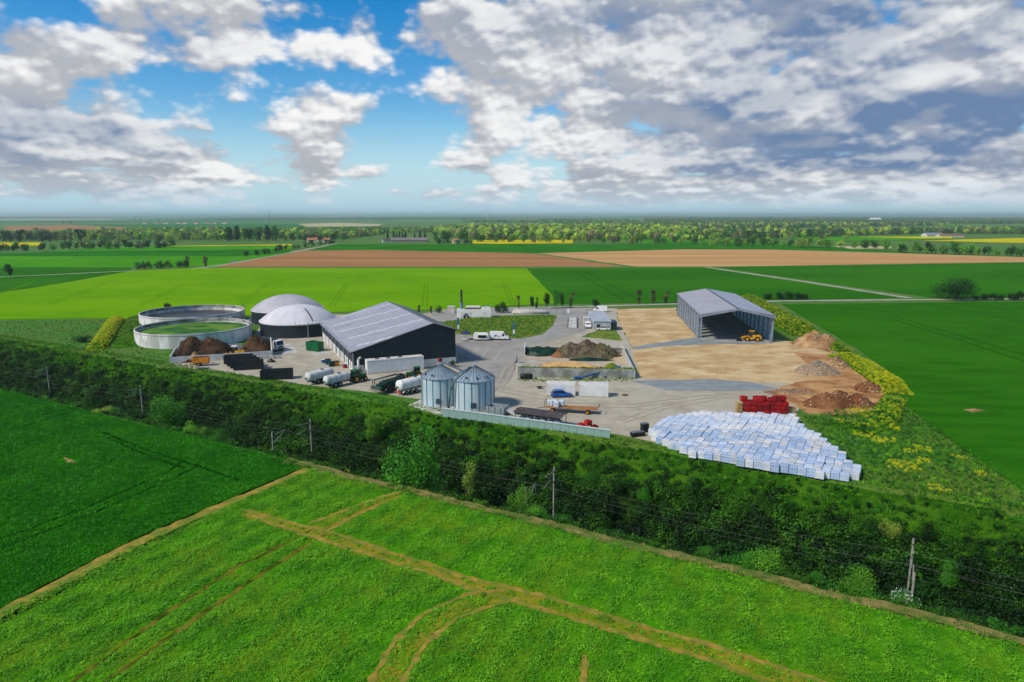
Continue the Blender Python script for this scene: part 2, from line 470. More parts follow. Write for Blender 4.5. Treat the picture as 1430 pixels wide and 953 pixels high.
sheet('teal_field', [(100, 313.5), (520, 312), (520, 318), (380, 321), (240, 320.5)], 0.6, C_TEAL)
sheet('pale_field', [(415, 313), (470, 311.5), (535, 313.2), (528, 316), (430, 317)], 0.9, C_PALE)
sheet('teal_field', [(-200, 309.4), (300, 307.6), (600, 308.2), (300, 310.6), (-200, 312)], 0.7, C_TEAL)
sheet('pale_field', [(700, 307.4), (800, 307.2), (800, 308.4), (690, 308.6)], 1.5, C_PALE)
sheet('pale_field', [(1300, 307.2), (1430, 307), (1500, 308.6), (1300, 309)], 1.5, C_PALE)
sheet('rape_field', [(660, 335.5), (800, 334.5), (800, 340), (700, 340.6), (660, 340)], 0.8, C_RAPE)
sheet('bright_field', [(845, 334), (960, 333), (1080, 337), (900, 339)], 0.5, C_BRIGHT)
sheet('bright_field', [(1075, 331.5), (1300, 329.5), (1330, 334), (1180, 337.2)], 0.5, C_BRIGHT)
sheet('rape_field', [(1290, 336), (1430, 332.5), (1700, 332), (1700, 339), (1430, 339.5)], 0.8, C_RAPE)
sheet('rape_field', [(1200, 330.6), (1330, 330.8), (1330, 333), (1290, 333)], 1.0, C_RAPE)
sheet('pale_field', [(1165, 344), (1245, 344), (1245, 347.5), (1190, 347.8)], 0.5, C_PALE)
strip('farm_track', [(985, 373.4), (1120, 393), (1270, 416.3)], 4.2, 0.10, TRACK, jit=0.2, step=6)
strip('lane', [(600, 433), (700, 430.5), (790, 429), (945, 424.5), (1090, 420.5), (1430, 417.5), (2200, 414)], 4.2, 0.12, TRACK, jit=0.15, step=6)
strip('road', [(180, 385), (285, 373.6), (300, 371.8), (420, 350.3), (470, 340.5)], 6.5, 0.10, TRACK, jit=0.2, step=15)
strip('farm_track', [(-400, 397), (0, 387), (100, 382.5), (190, 378)], 3.4, 0.26, TRACK, jit=0.25, step=6)

TRAM = mat('tramline', c(30, 84, 12), c(24, 72, 10), scale=0.4, spec=0)
for l in ([(1225, 440), (1330, 472), (1440, 508)], [(1240, 440), (1345, 470), (1450, 502)], [(1300, 425), (1440, 452)], [(800, 377), (835, 398), (872, 420)], [(812, 377), (852, 398), (893, 419)], [(1060, 377), (1240, 398)]):
    strip('tramline', l, 0.7, 0.26, TRAM, jit=0.08, step=3)
LTR = mat('tramline_lime', c(96, 148, 6), c(88, 140, 6), scale=0.4, spec=0)
for x0, x1 in ((120, -60), (215, 60), (310, 190), (405, 330), (500, 460), (595, 590), (690, 715)):
    for d in (0, 5): strip('tramline', [((x0 * .55 + x1 * .45) + d * .9, 396), (x1 + d * 1.3, 428)], .7, .206, LTR, jit=.1, step=4)
sheet('far_field', [(540, 308.2), (700, 307.8), (690, 309.6), (560, 309.8)], .9, C_BRIGHT); sheet('far_field', [(980, 311), (1120, 310.5), (1150, 312.4), (990, 312.8)], .9, C_BRIGHT); sheet('far_field', [(-100, 306.6), (150, 306), (160, 307.2), (-100, 307.8)], 1.2, C_PALE); sheet('far_field', [(1180, 313), (1330, 312.6), (1340, 315), (1200, 315.4)], .9, C_BRIGHT); sheet('far_field', [(820, 306.2), (1000, 306), (1010, 307), (830, 307.2)], 1.4, C_BRIGHT)
for l in ([(1345, 572), (1362, 571), (1376, 573), (1358, 576)],): sheet('bare_patch', l, 0.26, SOIL_TAN, base=0.1)
# ------------------------------------------------------------------ foliage tools
def leaf_cloud(blobs, n, leaf, seed=0, up=0.35, shell=0.55, drop=0.0):
    """n leaf-sized faces spread through a union of ellipsoids (x, y, z, rx, ry, rz)"""
    g = np.random.default_rng(seed)
    B = np.array(blobs, dtype=float)
    wgt = (B[:, 3] * B[:, 4] * B[:, 5]) ** (2 / 3); wgt /= wgt.sum()
    k = g.choice(len(B), n, p=wgt)
    d = g.normal(size=(n, 3)); d /= np.linalg.norm(d, axis=1)[:, None]
    rad = shell + (1 - shell) * g.random(n) ** 0.6
    rad *= 1 + g.normal(size=n) * 0.06
    P = B[k, :3] + d * B[k, 3:] * rad[:, None]
    if drop: P = P[g.random(n) > drop]; d = d[:len(P)]
    n = len(P)
    N = d[:n] * 0.7 + g.normal(size=(n, 3)) * 0.55 + np.array([0, 0, up]); N /= np.linalg.norm(N, axis=1)[:, None]
    T = np.cross(N, g.normal(size=(n, 3))); T /= np.linalg.norm(T, axis=1)[:, None]
    Bn = np.cross(N, T)
    sz = leaf * (0.6 + 0.8 * g.random(n))[:, None]
    V = np.stack([P - T * sz, P + Bn * sz * 0.62, P + T * sz, P - Bn * sz * 0.62], axis=1).reshape(-1, 3)
    return V, np.arange(n * 4).reshape(-1, 4)


SRC = {}
def source(name, V, Fq, m):
    """an instance source that is no scene object of its own"""
    o = bpy.data.objects.new(name, mesh_np(name, V, Fq, m)); SRC[name] = o
    return o


def scatter(name, P, srcs, smin, smax, kind='stuff', seed=1, tilt=0.12, var=None, sz=None, scl=None, parent=None, label=None, cat=None):
    """instances of leafy clumps on points"""
    g = np.random.default_rng(seed)
    P = np.asarray(P, dtype=np.float32); n = len(P)
    me = bpy.data.meshes.new(name); me.vertices.add(n); me.vertices.foreach_set('co', P.ravel())
    sc = (smin + (smax - smin) * g.random(n)) if scl is None else np.asarray(scl)
    s3 = np.stack([sc * g.uniform(0.8, 1.2, n), sc * g.uniform(0.8, 1.2, n), sc * (g.uniform(0.8, 1.25, n) if sz is None else sz)], 1)
    rt = np.stack([g.normal(size=n) * tilt, g.normal(size=n) * tilt, g.random(n) * 6.283], 1)
    for nm, ty, dat in (('rot', 'FLOAT_VECTOR', rt), ('scl', 'FLOAT_VECTOR', s3)):
        at = me.attributes.new(nm, ty, 'POINT'); at.data.foreach_set('vector', dat.astype(np.float32).ravel())
    v = g.integers(0, len(srcs), n) if var is None else np.asarray(var)
    at = me.attributes.new('var', 'INT', 'POINT'); at.data.foreach_set('value', v.astype(np.int32))
    o = bpy.data.objects.new(name, me); COL.objects.link(o); o['kind'] = kind; o.parent = parent
    tag(o, label, cat)
    ng = bpy.data.node_groups.new(name, 'GeometryNodeTree')
    ng.interface.new_socket('Geometry', in_out='INPUT', socket_type='NodeSocketGeometry')
    ng.interface.new_socket('Geometry', in_out='OUTPUT', socket_type='NodeSocketGeometry')
    N, L = ng.nodes, ng.links
    gi, go, jn = N.new('NodeGroupInput'), N.new('NodeGroupOutput'), N.new('GeometryNodeJoinGeometry')
    def attr(nm, ty):
        q = N.new('GeometryNodeInputNamedAttribute'); q.data_type = ty; q.inputs[0].default_value = nm; return q.outputs[0]
    ar, as_, av = attr('rot', 'FLOAT_VECTOR'), attr('scl', 'FLOAT_VECTOR'), attr('var', 'INT')
    for k, so in enumerate(srcs):
        oi = N.new('GeometryNodeObjectInfo'); oi.inputs['Object'].default_value = so; oi.inputs['As Instance'].default_value = True
        cp = N.new('FunctionNodeCompare'); cp.data_type = 'INT'; cp.operation = 'EQUAL'
        L.new(av, cp.inputs['A'] if 'A' in cp.inputs and cp.inputs['A'].type == 'INT' else cp.inputs[2]); cp.inputs[3].default_value = k
        ip = N.new('GeometryNodeInstanceOnPoints')
        L.new(gi.outputs[0], ip.inputs['Points']); L.new(cp.outputs[0], ip.inputs['Selection'])
        L.new(oi.outputs['Geometry'], ip.inputs['Instance']); L.new(ar, ip.inputs['Rotation']); L.new(as_, ip.inputs['Scale'])
        L.new(ip.outputs[0], jn.inputs[0])
    L.new(jn.outputs[0], go.inputs[0])
    md = o.modifiers.new('scatter', 'NODES'); md.node_group = ng
    return o


def inside(P, poly):
    x, y = P[:, 0], P[:, 1]; ok = np.zeros(len(P), bool); j = len(poly) - 1
    for i in range(len(poly)):
        xi, yi = poly[i][0], poly[i][1]; xj, yj = poly[j][0], poly[j][1]
        cr = ((yi > y) != (yj > y)) & (x < (xj - xi) * (y - yi) / (yj - yi + 1e-12) + xi)
        ok ^= cr; j = i
    return ok


def dist_line(P, line):
    d = np.full(len(P), 1e9)
    for a, b in zip(line[:-1], line[1:]):
        a = np.array(a[:2]); b = np.array(b[:2]); ab = b - a
        t = np.clip(((P[:, :2] - a) @ ab) / (ab @ ab), 0, 1)
        d = np.minimum(d, np.linalg.norm(P[:, :2] - (a + t[:, None] * ab), axis=1))
    return d


def smooth_noise(P, scale, seed):
    """cheap smooth 2-D value noise in -1..1"""
    g = np.random.default_rng(seed); out = np.zeros(len(P))
    for _ in range(6):
        k = g.normal(size=2) * scale; out += np.sin(P[:, 0] * k[0] + P[:, 1] * k[1] + g.random() * 6.28)
    return out / 3.5


def grid_points(poly, step, seed):
    g = np.random.default_rng(seed)
    A = np.array([(p[0], p[1]) for p in poly]); lo, hi = A.min(0), A.max(0)
    X, Y = np.meshgrid(np.arange(lo[0], hi[0], step), np.arange(lo[1], hi[1], step))
    P = np.stack([X.ravel(), Y.ravel(), np.zeros(X.size)], 1)
    P[:, :2] += g.uniform(-step * 0.5, step * 0.5, (len(P), 2))
    return P[inside(P, poly)]


# ------------------------------------------------------------------ the two near fields
LB = [G(0, 860), G(200, 755), G(430, 656)]                     # earth strip between the fields
lb0 = LB[0] + (LB[0] - LB[1]).normalized() * 90
pea_poly = [W(-75, 71), W(40, 70.6), W(150, 70.8), W(150, -40), Vector((lb0.x, lb0.y, 0)), LB[0], LB[1]]
wheat_poly = [W(-79, 72), W(-260, 72), W(-260, 0), Vector((lb0.x - 1.6, lb0.y, 0)), LB[0] + Vector((-1.2, 0.4, 0)), LB[1] + Vector((-1.2, 0.4, 0)), LB[2] + Vector((-1.2, 0.3, 0))]
C_PEA = crop('pea', c(84, 156, 18), c(58, 130, 12), scale=0.5, c3=c(104, 140, 24), s3=0.12, bump=0.6, bs=4)
C_WHEAT = crop('wheat', c(46, 120, 10), c(32, 102, 8), scale=0.5, st=(0.5, 1.8, 1, R(-55)), bump=0.6, bs=5)
sheet('pea_field', [(p.x, p.y) for p in pea_poly], 0.03, C_PEA, px=False)
sheet('wheat_field', [(p.x, p.y) for p in wheat_poly], 0.10, C_WHEAT, px=False)
strip('earth_path', [(lb0.x, lb0.y)] + [(p.x, p.y) for p in LB], 1.7, 0.135, EARTH, px=False, jit=0.3, step=1.2)
strip('earth_path', [tuple(W(a, 71.6 + 0.3 * math.sin(a * 0.3)))[:2] for a in range(-82, 150, 6)], 1.6, 0.13, mat('dry_grass', c(150, 132, 74), c(112, 112, 48), scale=0.8, rough=0.95, col3=c(88, 110, 32), scale3=0.3), px=False, jit=0.35, step=1.5)

RUTS = [[(96, 958), (215, 868), (330, 793), (413, 752), (440, 738)], [(140, 958), (250, 880), (350, 812), (440, 754), (462, 742)],
        [(335, 711), (400, 729), (464, 744), (534, 768), (601, 790), (655, 808), (709, 820), (769, 835), (880, 870), (1000, 903), (1180, 962)],
        [(345, 718), (410, 741), (450, 754), (534, 781), (601, 800), (665, 825), (712, 838), (786, 859), (880, 889), (1000, 925), (1090, 962)],
        [(558, 687), (511, 701), (454, 724), (430, 731)], [(556, 694), (501, 718), (450, 744)],
        [(512, 962), (545, 903), (590, 858), (650, 830), (705, 824)], [(556, 962), (590, 903), (640, 862), (690, 845), (725, 836)],
        [(812, 962), (818, 915)]]
rut_lines = []
RUTG = mat('rut_green', c(76, 86, 26), c(48, 72, 16), scale=0.9, rough=0.95, spec=0, col3=c(126, 118, 44), scale3=0.4)
strip('trodden_strip', [(340, 714.5), (405, 735), (457, 749), (534, 774.5), (601, 795), (660, 816.5), (710, 829), (778, 847), (880, 879.5), (1000, 914), (1135, 962)], 2.3, 0.04, FLAT, jit=0.25, step=0.8)
strip('trodden_strip', [(557, 690), (506, 709), (452, 734), (430, 740)], 2.1, 0.042, FLAT, jit=0.25, step=0.8)
strip('trodden_strip', [(534, 962), (567, 903), (615, 860), (670, 838), (715, 830)], 1.9, 0.044, FLAT, jit=0.2, step=0.8)
for i, rp in enumerate(RUTS):
    strip('wheel_rut', rp, 0.62 if i not in (0, 1) else 0.5, 0.05 + 0.004 * i, EARTH if i > 1 else RUTG, jit=0.2, step=0.6)
    rut_lines.append([G(*p) for p in rp])
PEA_A = leafmat('pea_a', c(126, 188, 24), c(90, 162, 16), 0.25, 0.2, 1.3)
PEA_B = leafmat('pea_b', c(106, 170, 26), c(76, 144, 18), 0.25, 0.2, 1.3)
pea_src = []
for k in range(4):
    g = np.random.default_rng(40 + k)
    bl = [(g.uniform(-.25, .25), g.uniform(-.25, .25), 0.12, 0.22, 0.22, 0.14 + 0.08 * g.random()) for _ in range(4)]
    pea_src.append(source('pea_clump', *leaf_cloud(bl, 44, 0.055, 50 + k, up=0.9, shell=0.5), PEA_A if k < 2 else PEA_B))
view = [G(-140, 1010), G(1570, 1010), G(1560, 700), G(-140, 490)]
P = grid_points(pea_poly, 0.36, 5)
P = P[inside(P, [(-75, 38), (75, 38), (75, 60), (-20, 112), (-75, 112)])]
dr = np.min([dist_line(P, l) for l in rut_lines], axis=0)
lines_all = rut_lines[2:4]
keep = dr > 0.34 + 0.35 * nrg.random(len(P))
band = np.min([dist_line(P, l) for l in rut_lines[2:6]], axis=0) < 1.1
keep &= ~(band & (nrg.random(len(P)) < 0.30))
bare = smooth_noise(P, 0.16, 9)
keep &= ~((bare > 1.05) & (nrg.random(len(P)) < 0.6))
P = P[keep]; P[:, 2] = 0.03
rows = 0.86 + 0.22 * np.sin((P[:, 0] * 0.88 - P[:, 1] * 0.42) * 2.1) + 0.14 * smooth_noise(P, 0.9, 4)
scatter('pea_crop', P, pea_src, 0.7, 1.2, scl=np.clip(rows, 0.45, 1.4) * nrg.uniform(0.8, 1.2, len(P)), sz=nrg.uniform(0.7, 1.2, len(P)))

WH = leafmat('wheat', c(54, 134, 12), c(34, 114, 8), 0.12, 0.2, 1.6)
wh_src = []
for k in range(3):
    g = np.random.default_rng(70 + k); V, Q = [], []
    for i in range(26):
        x, y = g.uniform(-.42, .42, 2); a = g.uniform(0, 6.28); hh = g.uniform(.10, .24); lx, ly = g.normal(size=2) * 0.10
        w = 0.045; dx, dy = math.cos(a) * w, math.sin(a) * w
        V += [(x - dx, y - dy, 0), (x + dx, y + dy, 0), (x + lx + dx * .6, y + ly + dy * .6, hh), (x + lx - dx * .6, y + ly - dy * .6, hh)]
        Q.append(tuple(range(4 * i, 4 * i + 4)))
    wh_src.append(source('wheat_tuft', V, Q, WH))
WL = [[(0, 595), (140, 560), (160, 555)], [(0, 605), (140, 565)], [(0, 755), (120, 710), (235, 660), (255, 645)], [(0, 768), (130, 718), (245, 668), (280, 650)],
      [(140, 603), (200, 628), (270, 650), (335, 672)], [(150, 612), (205, 637), (258, 655)], [(0, 580), (20, 575)]]
WL = [[G(*p) for p in l] for l in WL]
P = grid_points(wheat_poly, 0.62, 6)
P = P[inside(P, [(-150, 40), (-20, 40), (-20, 112), (-150, 190)])]
dw = np.min([dist_line(P, l) for l in WL], axis=0)
P = P[(dw > 0.36)]; P[:, 2] = 0.10
P = P[np.linalg.norm(P[:, :2] - np.array(G(98, 642))[:2], axis=1) > 1.6 * (1 + 0.4 * nrg.random(len(P)))]
scatter('wheat_crop', P, wh_src, 0.8, 1.2, scl=0.95 + 0.12 * smooth_noise(P, 0.35, 8))
for k, l in enumerate(WL):
    strip('wheel_rut', [(p.x, p.y) for p in l], 0.65, 0.104 + 0.003 * k, mat('rut_shade', c(18, 66, 10), c(12, 54, 8), scale=1, spec=0), px=False, jit=0.06, step=2)  # dark strip colour stands for the shade down in the wheat gaps
sheet('bare_patch', [(88, 638), (96, 641), (107, 645), (103, 647), (95, 646)], 0.13, SOIL_TAN, base=0.02)

# ------------------------------------------------------------------ growth on the cutting
LF_DK = leafmat('hedge_dark', c(28, 72, 14), c(14, 44, 8), 0.35, 0.4)
LF_MD = leafmat('hedge_mid', c(58, 118, 22), c(34, 86, 14), 0.35, 0.35)
LF_LT = leafmat('hedge_light', c(104, 158, 34), c(70, 124, 22), 0.4, 0.3)
LF_YL = leafmat('spring_yellow', c(150, 170, 62), c(116, 142, 46), 0.4, 0.25)
LF_OL = leafmat('olive_brown', c(112, 112, 70), c(84, 88, 52), 0.4, 0.25, 1.25)
LF_WL = leafmat('willow', c(74, 142, 30), c(44, 104, 20), 0.3, 0.1, 1.5)
LF_CON = leafmat('conifer', c(22, 62, 32), c(14, 44, 24), 0.4, 0.25)
GRASS_L = leafmat('verge_grass', c(106, 158, 26), c(70, 124, 16), 0.4, 0.25)
SC_A = leafmat('scrub_dark', c(32, 78, 12), c(16, 48, 8), 0.2, 0.45, 1.0)
SC_B = leafmat('scrub_mid', c(68, 124, 20), c(42, 92, 14), 0.2, 0.35, 1.1)
def clump(name, n, leaf, m, seed, flat=0.8):
    g = np.random.default_rng(seed)
    bl = [(g.uniform(-.45, .45), g.uniform(-.45, .45), g.uniform(.25, .55) * flat, g.uniform(.3, .5), g.uniform(.3, .5), g.uniform(.28, .45) * flat) for _ in range(5)]
    return source(name, *leaf_cloud(bl, n, leaf, seed, up=0.5, shell=0.35), m)
hd = [clump('hedge_clump', 190, 0.085, m, 100 + i) for i, m in enumerate((SC_A, SC_A, SC_B, SC_A, LF_MD))]
def bank_points(a0, a1, s0, s1, step, seed):
    g = np.random.default_rng(seed)
    A, Sg = np.meshgrid(np.arange(a0, a1, step), np.arange(s0, s1, step))
    a = A.ravel() + g.uniform(-step, step, A.size) * 0.5; s = Sg.ravel() + g.uniform(-step, step, A.size) * 0.5
    z = np.interp(s, [p[0] for p in PROFILE], [p[1] for p in PROFILE])
    return np.stack([EX.x * a + NX.x * s, EX.y * a + NX.y * s, z], 1), a, s
P, a, s = bank_points(-300, 130, 91, 104.6, 0.95, 11)
nz = smooth_noise(np.stack([a, s * 1.6], 1), 0.22, 3)
nz2 = smooth_noise(np.stack([a, s * 2], 1), 0.09, 21)
size = np.interp(s, [91, 96, 99, 105], [3.0, 2.6, 1.4, 0.8]) * (1 + 0.42 * nz)
vr = np.where(nz + nrg.normal(size=len(P)) * 0.55 > 0.75, 2, nrg.integers(0, 2, len(P)))  # darker clumps low on the slope paint in the shade of the cutting
vr = np.where((s > 97) & (nrg.random(len(P)) < 0.6 + .25 * nz2), 2, vr)
vr = np.where((s > 94) & (nz2 > .7) & (nrg.random(len(P)) < .5), 4, vr)
vr = np.where((nrg.random(len(P)) < 0.035) | ((s > 101.5) & (nrg.random(len(P)) < 0.25)), 4, vr)
P[:, 2] -= 0.2
kp = nrg.random(len(P)) < np.interp(s, [96.5, 99.5, 105], [1, .85, .5])
scatter('cutting_scrub', P[kp], hd, 1, 2, scl=np.clip(size * np.interp(s, [97, 99], [.75, 1]), 0.6, 2.4)[kp], var=vr[kp], seed=12, tilt=0.3)
def big_clump(m, seed):
    g = np.random.default_rng(seed)
    bl = [(g.uniform(-.3, .3), g.uniform(-.3, .3), g.uniform(.2, .55), g.uniform(.22, .36), g.uniform(.22, .36), g.uniform(.2, .32)) for _ in range(8)]
    return source('bush_clump', *leaf_cloud(bl, 760, .036, seed, up=.5, shell=.6), m)
bg_ = [big_clump(m, 150 + i) for i, m in enumerate((SC_A, SC_A, SC_B, LF_DK, LF_MD, SC_B))]
P, a, s = bank_points(-300, 130, 91, 102.5, 2.3, 19)
kp = nrg.random(len(P)) < np.interp(s, [91, 97, 102.5], [.95, .85, .5])
nz = smooth_noise(np.stack([a, s], 1), 0.3, 23)
scl_ = np.interp(s, [91, 97, 102], [4.4, 3.6, 1.9]) * nrg.uniform(.65, 1.25, len(P))
vr = np.where(s < 96, nrg.choice([0, 1, 3, 0, 2], len(P)), nrg.choice([0, 2, 3, 5, 3, 2, 0], len(P)))  # darker leaf mix low down, lighter towards the crest, as painted shade and light
P[:, 2] -= .3
scatter('cutting_bushes', P[kp], bg_, 1, 2, scl=scl_[kp], var=vr[kp], seed=20, tilt=.12)
P, a, s = bank_points(-300, 130, 73.0, 80, 0.95, 13)
nz = smooth_noise(np.stack([a, s], 1), 0.3, 5)
vr = np.where(nz > 0.2, 4, np.where(nz > -0.5, 2, 0))
scatter('near_bank_scrub', P, hd, 1, 2, scl=np.clip(1.7 + 0.6 * nz, 0.9, 3.0) * np.interp(s, [73, 74.5, 80], [.6, 1, 1.3]), var=vr, seed=14, tilt=0.3)
tuft = []
for k in range(3):
    g = np.random.default_rng(170 + k); V, Q = [], []
    for i in range(14):
        x, y = g.uniform(-.45, .45, 2); an = g.uniform(0, 6.28); hh = g.uniform(.25, .6); lx, ly = g.normal(size=2) * 0.2
        dx, dy = math.cos(an) * .07, math.sin(an) * .07
        V += [(x - dx, y - dy, 0), (x + dx, y + dy, 0), (x + lx + dx * .4, y + ly + dy * .4, hh), (x + lx - dx * .4, y + ly - dy * .4, hh)]
        Q.append(tuple(range(4 * i, 4 * i + 4)))
    tuft.append(source('grass_tuft', V, Q, (GRASS_L, LF_MD, leafmat('straw', c(176, 160, 96), c(140, 132, 66)))[k]))
P, a, s = bank_points(-300, 130, 99.5, 108.2, 0.7, 15)
scatter('verge_grass', P, tuft[:2], 0.35, 0.75, seed=16)
P, a, s = bank_points(-84, 130, 70.6, 73.4, 0.5, 17)
P = P[nrg.random(len(P)) < .6]
scatter('dry_edge_grass', P, tuft, 0.35, 0.75, seed=18, var=np.where(nrg.random(len(P)) < 0.3, 2, nrg.integers(0, 2, len(P))))
# ------------------------------------------------------------------ the yard
YARD = mat('yard_gravel', c(192, 182, 160), c(166, 157, 136), scale=0.25, detail=7, rough=0.95, bump=0.3, bscale=3, col3=c(184, 177, 158), scale3=0.08)
ASPH = mat('worn_asphalt', c(164, 160, 152), c(142, 139, 134), scale=0.2, detail=7, rough=0.9, bump=0.2, bscale=4, col3=c(166, 162, 152), scale3=0.07)
SANDP = mat('sand_pad', c(224, 198, 150), c(204, 172, 122), scale=0.10, detail=8, rough=0.95, bump=0.5, bscale=1.2, col3=c(190, 154, 104), scale3=0.16, stretch=(0.85, 1.15, 1, R(14)))
BLUEG = mat('blue_gravel', c(148, 156, 156), c(128, 136, 138), scale=0.3, detail=7, rough=0.95, bump=0.3, bscale=3)
GRASS = mat('rough_grass', c(96, 128, 20), c(60, 104, 14), scale=0.5, detail=7, rough=0.95, bump=0.6, bscale=2, col3=c(128, 134, 22), scale3=0.3)
sheet('yard', [(352, 474), (366, 452), (440, 440), (590, 438), (640, 431), (780, 429.5), (862, 431), (862, 445), (880, 480), (905, 529), (1000, 532), (1118, 532), (1122, 560), (1112, 580), (1122, 596), (1150, 612), (1196, 652), (1178, 664), (1086, 656), (975, 637),
               (925, 620), (885, 611), (860, 606), (700, 584), (660, 576), (600, 560), (520, 548), (430, 538), (330, 522), (246, 512), (240, 506), (352, 490)], 0.03, YARD, step=3, jit=0.35)
sheet('asphalt_yard', [(600, 437), (640, 432), (780, 430.2), (826, 431), (830, 445), (818, 462), (790, 470), (735, 486), (728, 500), (712, 532), (690, 548), (640, 520), (637, 470), (612, 452)], 0.045, ASPH, step=3, jit=0.2)
sheet('sand_pad', [(860, 432), (944, 430), (946, 440), (986, 479), (935, 479), (884, 485), (868, 458)], 0.05, SANDP, step=3, jit=0.4)
sheet('sand_pad', [(885, 488), (940, 480.5), (1078, 480), (1085, 474), (1112, 478), (1180, 500), (1196, 515), (1150, 545), (1110, 536), (1060, 534), (990, 533), (892, 528)], 0.055, SANDP, step=3, jit=0.6)
sheet('gravel_strip', [(884, 484.6), (945, 475), (985, 470), (1074, 470), (1076, 480), (1000, 481), (940, 483), (886, 488.5)], 0.06, BLUEG, step=3, jit=0.3)
sheet('gravel_strip', [(880, 532), (990, 529.5), (1050, 534), (1090, 545), (1020, 546), (930, 545)], 0.062, BLUEG, step=3, jit=0.4)
sheet('grass_island', [(612, 451), (655, 444), (700, 441), (770, 439.5), (778, 441), (772, 455), (757, 467), (726, 473), (640, 467)], 0.12, GRASS, step=2, jit=0.2)
sheet('grass_patch', [(812, 470), (838, 460), (857, 457), (866, 470), (868, 476)], 0.10, GRASS, step=2, jit=0.3)
sheet('concrete_apron', [(388, 483), (404, 480.5), (417, 492), (396, 495)], 0.05, CONC)
sheet('concrete_apron', [(570, 566), (600, 553), (640, 560), (634, 578), (610, 577)], 0.05, CONC)
sheet('concrete_apron', [(434, 491), (452, 488), (462, 495), (440, 497)], 0.05, CONC)
line_m = mat('parking_line', c(215, 213, 206), c(180, 178, 170), scale=2)
for p, q in (((640, 492), (657, 480)), ((655, 500), (668, 486)), ((672, 502), (682, 487)), ((690, 503), (702, 486))):
    strip('parking_line', [p, q], 0.16, 0.055, line_m)


def frame(p, q, z=0.0):
    """midpoint, heading and length of the line between two photo points on the ground"""
    a, b = G(*p, z), G(*q, z)
    return (a + b) / 2, math.atan2(b.y - a.y, b.x - a.x), (b - a).length


